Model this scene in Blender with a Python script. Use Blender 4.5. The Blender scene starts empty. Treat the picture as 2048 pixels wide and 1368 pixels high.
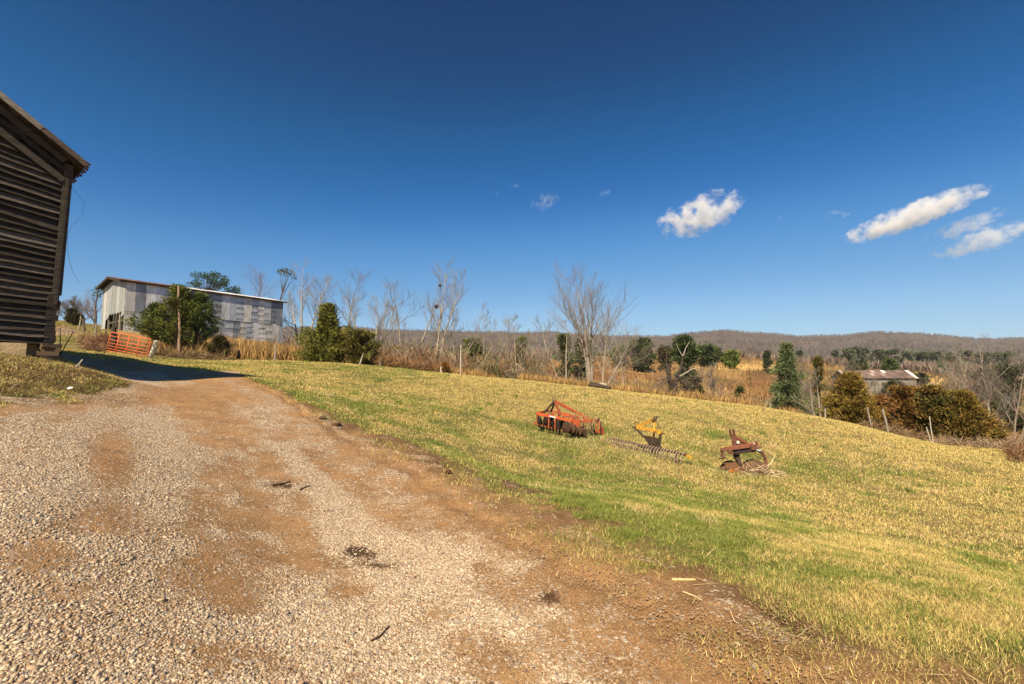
import bpy, math, random
import numpy as np
R = math.radians
scene = bpy.context.scene
# ------------------------------------------------------------------ camera
FPX, PITCH, EYE = 910.0, 4.15, 1.65          # focal length in pixels of the 2048 wide photo
cam_d = bpy.data.cameras.new("camera"); cam = bpy.data.objects.new("camera", cam_d)
scene.collection.objects.link(cam); scene.camera = cam
cam_d.sensor_width = 36; cam_d.lens = FPX/2048*36
cam_d.clip_start = 0.05; cam_d.clip_end = 40000
cam.location = (0, 0, EYE); cam.rotation_euler = (R(90+PITCH), 0, 0)
# ------------------------------------------------------------------ sky and sun
SUN_AZ, SUN_EL = -159.0, 45.0                 # azimuth clockwise from +Y
w = bpy.data.worlds.new("World"); scene.world = w; w.use_nodes = True
wn = w.node_tree; wn.nodes.clear()
sky = wn.nodes.new("ShaderNodeTexSky"); sky.sky_type = 'NISHITA'; sky.sun_disc = False
sky.sun_elevation = R(SUN_EL); sky.sun_rotation = R(SUN_AZ)
sky.altitude = 300; sky.air_density = 1.0; sky.dust_density = 0.3; sky.ozone_density = 4.0
# the sky as a polarised wide angle exposure records it: deep blue overhead, pale at the horizon
pre = wn.nodes.new("ShaderNodeVectorMath"); pre.operation = 'SCALE'; pre.inputs['Scale'].default_value = 0.1
rc = wn.nodes.new("ShaderNodeRGBCurve"); rc.mapping.extend = 'HORIZONTAL'
for ci, pts_ in enumerate((((0,0),(.067,.0),(.10,.003),(.127,.018),(.174,.075),(.283,.20),(.368,.30),(1,.6)),
                           ((0,0),(.122,.042),(.178,.108),(.226,.165),(.305,.29),(.467,.46),(.572,.57),(1,.8)),
                           ((0,0),(.244,.155),(.341,.33),(.417,.48),(.528,.65),(.70,.79),(.77,.86),(1,.9)))):
    cv = rc.mapping.curves[ci]
    while len(cv.points) < len(pts_): cv.points.new(.5, .5)
    for p_, (x_, y_) in zip(sorted(cv.points, key=lambda q_: q_.location[0]), pts_): p_.location = (x_, y_); p_.handle_type = 'AUTO'
rc.mapping.update()
post_ = wn.nodes.new("ShaderNodeVectorMath"); post_.operation = 'SCALE'; post_.inputs['Scale'].default_value = 5.95
bg = wn.nodes.new("ShaderNodeBackground"); bg.inputs['Strength'].default_value = 0.1
wo = wn.nodes.new("ShaderNodeOutputWorld")
wn.links.new(sky.outputs[0], pre.inputs[0]); wn.links.new(pre.outputs[0], rc.inputs['Color']); wn.links.new(rc.outputs[0], post_.inputs[0])
wn.links.new(post_.outputs[0], bg.inputs['Color']); wn.links.new(bg.outputs[0], wo.inputs['Surface'])
sd = bpy.data.lights.new("sun", 'SUN'); sun = bpy.data.objects.new("sun", sd)
scene.collection.objects.link(sun)
sd.energy = 4.9; sd.angle = R(0.5); sd.color = (1.0, 0.845, 0.60)
sun.rotation_euler = (R(90-SUN_EL), 0, R(-SUN_AZ+180)); sun.location = (0, 0, 50)
scene.view_settings.view_transform = 'Standard'; scene.view_settings.look = 'None'
scene.view_settings.exposure = 0.72; scene.view_settings.gamma = 1
scene.cycles.max_bounces = 10; scene.cycles.diffuse_bounces = 2; scene.cycles.glossy_bounces = 2
scene.cycles.transparent_max_bounces = 8; scene.cycles.volume_bounces = 8
scene.cycles.use_denoising = True
# ------------------------------------------------------------------ photo geometry helpers
CP, SP = math.cos(R(PITCH)), math.sin(R(PITCH))
def P(px, py, Y):
    x = (px-1024)/FPX; v = -(py-684)/FPX
    t = Y/(CP-v*SP)
    return np.array((x*t, Y, EYE+(SP+v*CP)*t))
def proj(X, Y, Z):
    dz = Z-EYE; d = Y*CP+dz*SP; d = np.where(d > 0.05, d, 0.05)
    return 1024+FPX*X/d, 684-FPX*(-Y*SP+dz*CP)/d
def A(*a): return np.array(a, float)
def unit(v): v = np.asarray(v, float); return v/max(np.linalg.norm(v), 1e-9)
# ------------------------------------------------------------------ noise
def _h(ix, iy, s):
    h = (ix.astype(np.int64)*374761393+iy.astype(np.int64)*668265263+s*1442695041) & 0xffffffff
    h = ((h ^ (h >> 13))*1274126177) & 0xffffffff
    return ((h ^ (h >> 16)) & 0xffff)/65535.0
def vn(x, y, s=0):
    x = np.asarray(x, float); y = np.asarray(y, float)
    ix = np.floor(x); iy = np.floor(y); fx = x-ix; fy = y-iy
    fx = fx*fx*(3-2*fx); fy = fy*fy*(3-2*fy)
    a = _h(ix, iy, s); b = _h(ix+1, iy, s); c = _h(ix, iy+1, s); d = _h(ix+1, iy+1, s)
    return (a*(1-fx)+b*fx)*(1-fy)+(c*(1-fx)+d*fx)*fy
def fbm(x, y, s=0, o=4):
    r = 0; a = 0.5; t = 0
    for k in range(o):
        r = r+a*vn(x*2**k, y*2**k, s+k*17); t += a; a *= 0.5
    return r/t
def sst(a, b, x): t = np.clip((x-a)/(b-a), 0, 1); return t*t*(3-2*t)
# ------------------------------------------------------------------ terrain
CTL = [(95,717,11.5),(0,712,10.2),(180,748,9.6),(60,740,9),(262,766,12.5),(330,759,14.3),(200,776,9.0),(130,790,8),(0,803,6.6),(0,1100,2.7),(0,1368,1.95),(1024,1368,2.56),(600,1100,4.2),
 (450,757,15.5),(500,752,17),(300,729,21),(150,709,20),(110,700,22),(600,803,11.5),(640,815,11),(900,915,8.4),(700,900,8.0),(300,850,7.2),(1200,1025,5.5),(1600,1180,3.5),(2048,1310,2.55),
 (300,717,25.2),(215,701,26.3),(350,713,31),(480,719,31),(600,722,31),(740,731,30),(900,748,29),(1050,762,28.5),(1200,777,28),(1350,795,27.5),(1500,812,26.5),(1700,848,25.5),(1850,884,24),(2000,893,26),(2048,900,26),
 (640,760,19),(800,800,17),(900,830,15.2),(1140,870,15.4),(1300,905,13.8),(1490,947,12.5),(1700,960,12.2),(1800,920,15.5),(2048,1000,11),(2048,950,14.5),(2048,1180,4.6),(1400,860,17.5),(1000,790,21.5),
 (1600,880,17.5),(1250,800,23),(1020,950,9.6),(1300,1000,8.0),(1700,1080,6.4),
 (130,662,45),(100,640,70),(0,640,60),(-200,650,50),(244,662,41),(400,672,46),(560,687,53),(240,660,75),(560,690,100),(60,650,140),(240,680,200),(560,705,250),
 (740,747,45),(740,737,100),(740,715,300),(900,767,42),(900,745,100),(900,718,300),(1050,787,40),(1050,766,80),(1050,725,180),
 (1200,808,40),(1200,772,85),(1200,716,190),(1200,722,260),(1350,832,40),(1350,778,85),(1350,716,190),(1350,724,260),
 (1500,853,40),(1500,787,75),(1500,722,180),(1500,728,260),(1700,893,38),(1700,806,90),(1750,745,220),(1750,735,400),
 (1850,920,36),(1850,803,90),(1850,747,220),(1850,735,400),(2048,930,36),(2048,832,80),(2048,757,220),(2048,735,400),
 (2300,930,30),(2300,830,80),(2300,757,220),(2300,1000,12),(-400,700,20),(-300,760,7),(-300,670,100)]
CTL += [(x, 724, 700) for x in (-300,200,700,1200,1700,2300)]+[(x, 722, 1500) for x in (-300,200,700,1200,1700,2300)]
pts = [P(*c) for c in CTL]
q = [(math.atan2(p[0], p[1]), math.log(math.hypot(p[0], p[1])), p[2]/math.hypot(p[0], p[1])) for p in pts]
for a in (-179,-135,-95,95,135,179):
    for r in (2.5, 8, 30, 150, 1500):
        base = -0.07*math.sin(R(a)) if r < 40 else 0.01
        q.append((R(a), math.log(r), base))
for r, v in ((0.4, 0.0), (1.2, 0.0)):
    for a in range(-180, 181, 40): q.append((R(a), math.log(r), 0.0 if r < 1 else -0.05*math.sin(R(a))))
q = np.array(q)
def _U(d2): return 0.5*d2*np.log(d2+1e-9)
SC = np.array((1.7, 1.0))
def _fit():
    p = q[:, :2]*SC; n = len(p)
    K = _U(((p[:, None]-p[None])**2).sum(-1))+np.eye(n)*0.0015
    Q = np.c_[np.ones(n), p]; M = np.zeros((n+3, n+3)); M[:n, :n] = K; M[:n, n:] = Q; M[n:, :n] = Q.T
    return np.linalg.solve(M, np.r_[q[:, 2], 0, 0, 0])
WT = _fit()
def HT(X, Y):
    X = np.asarray(X, float); Y = np.asarray(Y, float); sh = X.shape; X = X.ravel(); Y = Y.ravel()
    out = np.empty(len(X)); p = q[:, :2]*SC; n = len(p)
    for i in range(0, len(X), 40000):
        x = X[i:i+40000]; y = Y[i:i+40000]; r = np.maximum(np.hypot(x, y), 0.25)
        e = np.c_[np.arctan2(x, y), np.log(r)]*SC
        D = (e**2).sum(1)[:, None]+(p**2).sum(1)[None]-2*e@p.T
        v = _U(np.maximum(D, 0))@WT[:n]+WT[n]+e@WT[n+1:]
        out[i:i+40000] = v*r
    # small undulation
    r = np.hypot(X, Y)
    out += (fbm(X*0.35, Y*0.35, 5, 3)-0.5)*0.10*sst(1.5, 6, r)+(fbm(X*2.2, Y*2.2, 9, 3)-0.5)*0.035
    out += (fbm(X*0.02, Y*0.02, 15, 3)-0.5)*4*sst(60, 200, r)
    return out.reshape(sh)
def hz(X, Y): return float(HT(np.array([X]), np.array([Y]))[0])
def G(px, Y):
    X = (px-1024)/FPX*Y/CP
    for _ in range(4):
        z = hz(X, Y); X = (px-1024)/FPX*(Y*CP+(z-EYE)*SP)
    return A(X, Y, hz(X, Y))
def top_h(px, py, Y): return P(px, py, Y)[2]-G(px, Y)[2]
def HIT(px, py, y0=1.5, y1=60):
    ys = np.linspace(y0, y1, 900); pp = P(px, py, 1.0); d = pp-A(0, 0, EYE)
    z = EYE+d[2]*ys; g = HT(d[0]*ys, ys); k = np.argmax(z <= g)
    return A(d[0]*ys[k], ys[k], g[k])
# surface map: kind of cover at world points
EDX = [480,560,640,720,830,885,930,1010,1100,1200,1300,1400,1500,1600,1700,1850,2048,2300]
EDY = [752,778,815,850,885,908,930,965,995,1025,1075,1110,1150,1190,1215,1262,1315,1400]
def fenceY(px): return np.interp(px, [0,300,480,740,1050,1500,1850,2048], [45,30,32,31,29.5,27.6,26,27])
def cover(X, Y, Z):
    px, py = proj(X, Y, Z); r = np.hypot(X, Y); behind = Y < 0.4
    n1 = fbm(X*1.3, Y*1.3, 31, 4)-0.5; n2 = fbm(X*4, Y*4, 33, 3)-0.5; n3 = fbm(X*0.45, Y*0.45, 35, 3)-0.5
    ey = np.interp(px, EDX, EDY)
    e = (py-750)/np.maximum(ey-750, 2)+n1*0.32+n2*0.12
    e = np.where(px < 480, 3, e)
    n4 = fbm(X*11, Y*11, 37, 2)-.5; e = e+n4*.16
    le = np.interp(px, [-200,0,130,200,250,265], [830,803,797,788,772,764])     # mound edge
    ue = np.interp(px, [95,120,300,490], [700,708,729,752])
    sc = np.clip((py-700)/60, 0.3, 3)
    on_left = np.where(px < 262, sst(-4, 5, (py-le)/sc+n1*22+n2*10), 1.0)
    strip = (px < 490)*(px > 85)*sst(-3, 3, py-ue+n1*6)*sst(-4, 3, (px-np.interp(py, [700,712,725,740,765], [70,105,150,190,262]))/6+n1*6)*(py < 775)*(Y > 9.8)
    near = (r < 34)&(py > 742)
    road = np.where(near, np.where(px < 480, on_left, sst(0.93, 1.12, e)), 0.0)
    road = np.maximum(road, np.where(r < 30, strip, 0)); road = np.where(behind, 1.0, road)
    e = np.where(behind, 3, e)
    # gravel density inside the road
    al = -.65*X+.76*Y; ac = .76*X+.65*Y; ns = fbm(ac*1.5, al*.22, 45, 4)-.5; nw = fbm(ac*.75, al*.12, 48, 3)-.5
    g = sst(1.15, 1.32, e+n2*.3)*(1-sst(1.33, 1.5, e+n2*.3))*0.5+sst(1.38, 2.0, e+n2*.3)
    g = g*np.clip(.70+ns*2.2+nw*2.0+n1*.9+n2*1.1-.22*sst(7, 14, r)-.10*sst(.15, .9, (px-900)/1100+(py-1100)/1200), 0.12, .96)
    def blob(cx, cy, rx, ry, amt): return amt*np.exp(-(((px-cx)/rx)**2+((py-cy)/ry)**2)**1.5)*(~behind)
    g = g*(1-np.clip(blob(225,920,60,75,.9)+blob(215,1040,90,40,.8)+blob(480,1180,140,60,.45)+blob(560,790,160,30,.5)+blob(850,1040,150,40,.5)+blob(250,800,150,20,.7)+blob(60,1110,120,40,.6)+blob(1250,1300,220,60,.55)+blob(1080,1180,160,50,.6)+blob(480,1310,110,30,.4), 0, 1))
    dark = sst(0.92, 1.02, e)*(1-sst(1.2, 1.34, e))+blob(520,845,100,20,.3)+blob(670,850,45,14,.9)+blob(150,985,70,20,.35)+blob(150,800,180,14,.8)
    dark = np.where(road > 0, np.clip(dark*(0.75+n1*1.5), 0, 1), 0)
    st = blob(730,1108,44,20,1.4)+blob(775,1132,36,9,1.2)+blob(1103,1196,26,14,1.1)+blob(970,1210,40,9,.8)+blob(565,970,36,8,.9)+blob(540,905,25,7,.5)+blob(1320,1215,25,9,.6)+blob(690,1130,60,8,.6)
    stain = np.clip(st*(0.75+n2*2.2)-0.12, 0, 1)*road
    field = (1-road)*((py > 742)|(r < 34))
    # green amount of the grass
    gr = np.exp(-np.abs(e-0.93)*7)*.75+0.30+n1*1.7+n3*1.3
    gr = gr+blob(1170,950,190,36,.35)+blob(1180,900,140,30,.15)+blob(1500,1060,260,60,.2)
    gr = gr-0.5*sst(17, 24, r)*(px > 900)-.22*(px > 1500)-0.22*sst(20, 8, r)*0
    gr = np.where(px < 300, 0.10+n1*1.3+blob(220,775,90,14,.5)+blob(50,800,80,14,.5), gr)
    gr = np.clip(gr, 0, 1)
    return dict(px=px, py=py, r=r, road=road, grav=g*road, dark=dark, stain=stain, green=gr, e=e, n1=n1, n2=n2, n3=n3, field=field)
def lerp(a, b, t): return a+(b-a)*t[..., None]
def ground_colour(X, Y, Z, c):
    n = len(X); px, py = c['px'], c['py']
    straw = A(.42,.33,.13); green = A(.15,.20,.045)
    col = np.tile(straw*0.5, (n, 1)); col = lerp(col, green*0.5, c['green']*0.75)  # halved, so the shade between blades is put into the ground colour
    dirt = lerp(np.tile(A(.38,.215,.095), (n, 1)), A(.28,.15,.066), np.clip(0.5+c['n1']*1.8, 0, 1))
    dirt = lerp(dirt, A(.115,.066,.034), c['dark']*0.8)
    dirt = lerp(dirt, A(.38,.28,.18), c['grav']*0.6)
    moss = np.exp(-np.maximum(c['e']-1, 0)*6)*sst(.42, .62, fbm(X*2.2, Y*2.2, 39, 3))*(c['r'] < 30)*(px > 480)
    dirt = lerp(dirt, A(.17,.145,.05), np.clip(moss*.45, 0, 1))
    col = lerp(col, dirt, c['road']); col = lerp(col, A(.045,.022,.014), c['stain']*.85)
    # mound of cut weeds beside the left barn
    m = np.exp(-(((px-110)/150)**2+((py-752)/30)**2)**2)*(Y > 5)*(Y < 15)*(1-c['road'])
    col = lerp(col, A(.13,.07,.035), np.clip(m*(.8+c['n2']*2), 0, 1))
    # beyond the fence
    f = sst(0.0, 1.5, Y-fenceY(px))*(px > 230)
    br = lerp(np.tile(A(.17,.10,.045), (n, 1)), A(.32,.20,.08), sst(.42, .62, fbm(X*.12, Y*.12, 71, 4)))
    br = lerp(br, A(.10,.10,.04), sst(.55, .7, fbm(X*.06, Y*.06, 77, 4))*.5)
    col = lerp(col, br, f)
    lf = sst(28, 34, Y)*(px < 232)
    lc = lerp(np.tile(A(.26,.24,.07), (n, 1)), A(.33,.23,.10), sst(.4, .6, fbm(X*.3, Y*.3, 81, 4)))
    def el(cx, cy, rx, ry): return np.clip(1.4*np.exp(-(((px-cx)/rx)**2+((py-cy)/ry)**2)**2)+c['n1']*.6, 0, 1)
    lc = lerp(lc, A(.36,.27,.18), el(115,664,45,8)); col = lerp(col, lc, lf)
    fr = (Y > 40)
    gold = np.maximum.reduce([el(1460,786,75,7)*(Y < 95), el(1480,733,75,9)*(Y > 60), el(1752,726,50,9)*(Y > 120), el(1850,765,60,10)*(Y > 60), el(1240,700,60,5)*(Y > 100), el(1400,745,90,7)*.5])*fr
    col = lerp(col, A(.46,.31,.12), np.clip(gold, 0, 1))
    rb = fr*sst(.5, .65, fbm(X*.05, Y*.05, 91, 3))*(px > 1050)*(px < 1560)*.6
    col = lerp(col, A(.19,.085,.04), rb)
    far = sst(230, 420, c['r']); col = lerp(col, A(.12,.085,.065), far)
    return np.clip(col, 0, 1)
# ------------------------------------------------------------------ mesh + object helpers
def mesh_np(name, V, F, cols=None, smooth=False, fl=None):
    """V (n,3), F (m,k) all faces k-gons; cols (n,3) per vertex colours"""
    me = bpy.data.meshes.new(name); V = np.ascontiguousarray(V, np.float32); F = np.ascontiguousarray(F, np.int32)
    me.vertices.add(len(V)); me.vertices.foreach_set("co", V.ravel())
    k = F.shape[1]; me.loops.add(F.size); me.loops.foreach_set("vertex_index", F.ravel())
    me.polygons.add(len(F)); me.polygons.foreach_set("loop_start", np.arange(0, F.size, k, dtype=np.int32))
    try: me.polygons.foreach_set("loop_total", np.full(len(F), k, np.int32))
    except Exception: pass
    if smooth: me.polygons.foreach_set("use_smooth", np.ones(len(F), bool))
    if cols is not None:
        a = me.color_attributes.new("Col", 'FLOAT_COLOR', 'POINT')
        a.data.foreach_set("color", np.c_[cols, np.ones(len(V))].astype(np.float32).ravel())
    if fl is not None:
        for kx, v in fl.items():
            at = me.attributes.new(kx, 'FLOAT', 'POINT'); at.data.foreach_set("value", np.asarray(v, np.float32))
    me.update(calc_edges=True)
    return me
class MB:
    def __init__(s): s.v = []; s.f = []; s.c = []; s.cur = (1, 1, 1); s.smooth = False
    def add(s, vs, fs):
        o = len(s.v); s.v += [tuple(map(float, x)) for x in vs]; s.f += [tuple(o+i for i in f) for f in fs]; s.c += [s.cur]*len(vs)
    def box(s, c, ax, ay, az):
        """centre and three half-axis vectors"""
        c = np.asarray(c, float); ax = np.asarray(ax, float); ay = np.asarray(ay, float); az = np.asarray(az, float)
        vs = [c+i*ax+j*ay+k*az for i in (-1, 1) for j in (-1, 1) for k in (-1, 1)]
        s.add(vs, [(0,1,3,2),(4,6,7,5),(0,4,5,1),(2,3,7,6),(0,2,6,4),(1,5,7,3)])
    def beam(s, a, b, w, h, up=(0,0,1)):
        a = np.asarray(a, float); b = np.asarray(b, float); d = b-a; L = np.linalg.norm(d); t = d/L
        u = np.asarray(up, float); sd_ = np.cross(t, u)
        if np.linalg.norm(sd_) < 1e-3: sd_ = np.cross(t, (1, 0, 0))
        sd_ = unit(sd_); u = np.cross(sd_, t); s.box((a+b)/2, t*L/2, sd_*w/2, u*h/2)
    def tube(s, ps, rs, n=6, cap=True):
        ps = [np.asarray(p, float) for p in ps]; k = len(ps)
        if not hasattr(rs, '__len__'): rs = [rs]*k
        ref = A(0.31, 0.17, 0.93); vs = []
        t0 = unit(ps[-1]-ps[0])
        if abs(np.dot(ref, t0)) > 0.9: ref = A(0.93, 0.3, 0.1)
        for i, p in enumerate(ps):
            t = unit(ps[min(i+1, k-1)]-ps[max(i-1, 0)]); a = unit(np.cross(t, ref)); b = np.cross(t, a)
            for j in range(n):
                th = 2*math.pi*j/n; vs.append(p+rs[i]*(a*math.cos(th)+b*math.sin(th)))
        fs = [(i*n+j, i*n+(j+1) % n, (i+1)*n+(j+1) % n, (i+1)*n+j) for i in range(k-1) for j in range(n)]
        if cap: fs += [tuple(range(n))[::-1], tuple((k-1)*n+j for j in range(n))]
        s.add(vs, fs)
    def disc(s, c, nrm, r, dish=0.0, n=20, th=0.006, rim=0):
        c = np.asarray(c, float); nrm = unit(nrm); a = unit(np.cross(nrm, (0.1, 0.2, 1))); b = np.cross(nrm, a)
        vs = []; fs = []; rings = (1.0, 0.8, 0.45)
        for sidei in (0, 1):
            off = nrm*th*sidei
            for q_ in rings:
                for j in range(n):
                    t = 2*math.pi*j/n; rr = r*q_*(1-(rim*0.06 if (j % 2 and q_ == 1.0) else 0))
                    vs.append(c+off+nrm*dish*(q_*q_)+rr*(a*math.cos(t)+b*math.sin(t)))
            vs.append(c+off)
        m = 3*n+1
        for sidei in (0, 1):
            o = sidei*m
            for q_ in range(2):
                for j in range(n): fs.append((o+q_*n+j, o+q_*n+(j+1) % n, o+(q_+1)*n+(j+1) % n, o+(q_+1)*n+j))
            for j in range(n): fs.append((o+2*n+j, o+2*n+(j+1) % n, o+3*n))
        for j in range(n): fs.append((j, (j+1) % n, m+(j+1) % n, m+j))
        s.add(vs, fs)
    def mesh(s, name, loc=(0,0,0)):
        me = bpy.data.meshes.new(name); l = np.asarray(loc, float)
        me.from_pydata([tuple(np.asarray(v)-l) for v in s.v] if len(s.v) < 2000 else (np.array(s.v)-l).tolist(), [], s.f)
        a = me.color_attributes.new("Col", 'FLOAT_COLOR', 'POINT')
        a.data.foreach_set("color", np.c_[np.array(s.c), np.ones(len(s.c))].astype(np.float32).ravel())
        if s.smooth: me.polygons.foreach_set("use_smooth", np.ones(len(me.polygons), bool))
        me.update(); return me
def link(name, me, mat, parent=None, loc=(0,0,0)):
    o = bpy.data.objects.new(name, me); scene.collection.objects.link(o)
    if mat: me.materials.append(mat)
    if parent is not None: o.parent = parent
    else: o.location = loc
    return o
def tag(o, label=None, cat=None, group=None, kind=None):
    if label: o['label'] = label
    if cat: o['category'] = cat
    if group: o['group'] = group
    if kind: o['kind'] = kind
    return o
def thing(name, label, cat, loc, group=None):
    o = bpy.data.objects.new(name, None); scene.collection.objects.link(o)
    o.location = tuple(map(float, loc)); o.empty_display_size = 0.2
    return tag(o, label, cat, group)
def part(name, mb, mat, parent, sub=None):
    root = sub if sub is not None else parent
    return link(name, mb.mesh(name, parent.location), mat, root)
def solo(name, mb, mat, loc, label, cat, group=None):
    return tag(link(name, mb.mesh(name, loc), mat, None, tuple(map(float, loc))), label, cat, group)
# ------------------------------------------------------------------ materials
def mat(name, col=(.5,.5,.5), rough=.85, attr=False, var=.35, scale=6, bump=.2, bscale=30, metal=0, stretch=(1,1,1), col2=None, spec=.25, trans=0, bd=.02, coord='Object'):
    m = bpy.data.materials.new(name); m.use_nodes = True; N = m.node_tree.nodes; L = m.node_tree.links
    b = N['Principled BSDF']; b.inputs['Roughness'].default_value = rough; b.inputs['Metallic'].default_value = metal
    b.inputs['Specular IOR Level'].default_value = spec
    tc = N.new('ShaderNodeTexCoord'); mp = N.new('ShaderNodeMapping'); mp.inputs['Scale'].default_value = stretch
    L.new(tc.outputs[coord], mp.inputs['Vector'])
    nz = N.new('ShaderNodeTexNoise'); nz.inputs['Scale'].default_value = scale; nz.inputs['Detail'].default_value = 6
    nz.inputs['Roughness'].default_value = .65; L.new(mp.outputs[0], nz.inputs['Vector'])
    if attr:
        at = N.new('ShaderNodeAttribute'); at.attribute_name = 'Col'; src = at.outputs['Color']
    else:
        rgb = N.new('ShaderNodeRGB'); rgb.outputs[0].default_value = (*col, 1); src = rgb.outputs[0]
    if col2 is not None:
        r2 = N.new('ShaderNodeValToRGB'); r2.color_ramp.elements[0].position = .50; r2.color_ramp.elements[1].position = .64
        L.new(nz.outputs['Fac'], r2.inputs['Fac']); mx2 = N.new('ShaderNodeMix'); mx2.data_type = 'RGBA'
        L.new(r2.outputs['Color'], mx2.inputs['Factor']); L.new(src, mx2.inputs['A']); mx2.inputs['B'].default_value = (*col2, 1)
        src = mx2.outputs['Result']
    mr = N.new('ShaderNodeMapRange'); mr.inputs['From Min'].default_value = .3; mr.inputs['From Max'].default_value = .7
    mr.inputs['To Min'].default_value = 1-var; mr.inputs['To Max'].default_value = 1+var
    L.new(nz.outputs['Fac'], mr.inputs['Value'])
    vm = N.new('ShaderNodeVectorMath'); vm.operation = 'SCALE'; L.new(src, vm.inputs[0]); L.new(mr.outputs[0], vm.inputs['Scale'])
    L.new(vm.outputs[0], b.inputs['Base Color'])
    if bump:
        n2 = N.new('ShaderNodeTexNoise'); n2.inputs['Scale'].default_value = bscale; n2.inputs['Detail'].default_value = 4
        L.new(mp.outputs[0], n2.inputs['Vector']); bp = N.new('ShaderNodeBump'); bp.inputs['Strength'].default_value = bump
        bp.inputs['Distance'].default_value = bd; L.new(n2.outputs['Fac'], bp.inputs['Height']); L.new(bp.outputs[0], b.inputs['Normal'])
    m['b'] = 1
    return m
def ground_mat():
    m = mat('ground_cover', attr=True, rough=.95, var=.28, scale=3.0, bump=0, spec=.1)
    N = m.node_tree.nodes; L = m.node_tree.links; b = N['Principled BSDF']
    src = b.inputs['Base Color'].links[0].from_socket
    tc = N.new('ShaderNodeTexCoord'); fine = N.new('ShaderNodeTexNoise'); fine.inputs['Scale'].default_value = 45; fine.inputs['Detail'].default_value = 8
    fine.inputs['Roughness'].default_value = .75
    L.new(tc.outputs['Object'], fine.inputs['Vector'])
    mr = N.new('ShaderNodeMapRange'); mr.inputs['From Min'].default_value = .3; mr.inputs['From Max'].default_value = .7
    mr.inputs['To Min'].default_value = .5; mr.inputs['To Max'].default_value = 1.45; L.new(fine.outputs['Fac'], mr.inputs['Value'])
    vm = N.new('ShaderNodeVectorMath'); vm.operation = 'SCALE'; L.new(src, vm.inputs[0]); L.new(mr.outputs[0], vm.inputs['Scale'])
    vo = N.new('ShaderNodeTexVoronoi'); vo.inputs['Scale'].default_value = 42; L.new(tc.outputs['Object'], vo.inputs['Vector'])
    sep = N.new('ShaderNodeSeparateColor'); L.new(vo.outputs['Color'], sep.inputs[0])
    rp = N.new('ShaderNodeValToRGB'); cr = rp.color_ramp
    cr.elements[0].position = 0; cr.elements[0].color = (.20,.12,.07,1); cr.elements[1].position = 1; cr.elements[1].color = (.66,.56,.44,1)
    for p_, c_ in ((.25, (.34,.24,.155,1)), (.6, (.45,.35,.25,1)), (.85, (.53,.43,.33,1))):
        x = cr.elements.new(p_); x.color = c_
    L.new(sep.outputs[0], rp.inputs['Fac'])
    ga = N.new('ShaderNodeAttribute'); ga.attribute_name = 'Grav'
    # stones show where the cell's random value is under the local gravel density
    lt = N.new('ShaderNodeMath'); lt.operation = 'LESS_THAN'; L.new(sep.outputs[1], lt.inputs[0]); L.new(ga.outputs['Fac'], lt.inputs[1])
    mx = N.new('ShaderNodeMix'); mx.data_type = 'RGBA'; L.new(lt.outputs[0], mx.inputs['Factor']); L.new(vm.outputs[0], mx.inputs['A']); L.new(rp.outputs[0], mx.inputs['B'])
    L.new(mx.outputs['Result'], b.inputs['Base Color'])
    hm = N.new('ShaderNodeMath'); hm.operation = 'MULTIPLY'; inv = N.new('ShaderNodeMath'); inv.operation = 'SUBTRACT'; inv.inputs[0].default_value = .6
    L.new(vo.outputs['Distance'], inv.inputs[1]); L.new(inv.outputs[0], hm.inputs[0]); L.new(lt.outputs[0], hm.inputs[1])
    ad = N.new('ShaderNodeMath'); ad.operation = 'ADD'; L.new(hm.outputs[0], ad.inputs[0]); L.new(fine.outputs['Fac'], ad.inputs[1])
    bp = N.new('ShaderNodeBump'); bp.inputs['Strength'].default_value = .8; bp.inputs['Distance'].default_value = .02
    L.new(ad.outputs[0], bp.inputs['Height']); L.new(bp.outputs[0], b.inputs['Normal'])
    return m
M = {}
M['ground'] = ground_mat()
M['blade'] = mat('grass_blades', attr=True, rough=.8, var=.15, scale=2, bump=0, spec=.15)
M['stone'] = mat('crushed_stone', attr=True, rough=.9, var=.15, scale=40, bump=.3, bscale=90, spec=.15, bd=.004)
M['bark'] = mat('bark', attr=True, rough=.95, var=.3, scale=3, bump=.3, bscale=18, spec=.1)
M['leaf'] = mat('foliage', attr=True, rough=.8, var=.3, scale=1.2, bump=0, spec=.12)
M['wood'] = mat('weathered_plank', attr=True, rough=.95, var=.5, scale=7, stretch=(1,1,4), bump=.5, bscale=25, spec=.1)
M['sheet'] = mat('galvanized_sheet', attr=True, rough=.75, var=.16, scale=2.5, bump=.25, bscale=6, metal=.1, spec=.25)
M['paint'] = mat('worn_paint', attr=True, rough=.7, var=.35, scale=9, col2=(.13,.055,.03), bump=.2, bscale=60, spec=.3, bd=.004)
M['gate'] = mat('gate_paint', attr=True, rough=.6, var=.25, scale=14, bump=0, spec=.3)
M['rust'] = mat('rusty_metal', attr=True, rough=.9, var=.45, scale=22, bump=.5, bscale=70, spec=.15, bd=.004)
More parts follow.
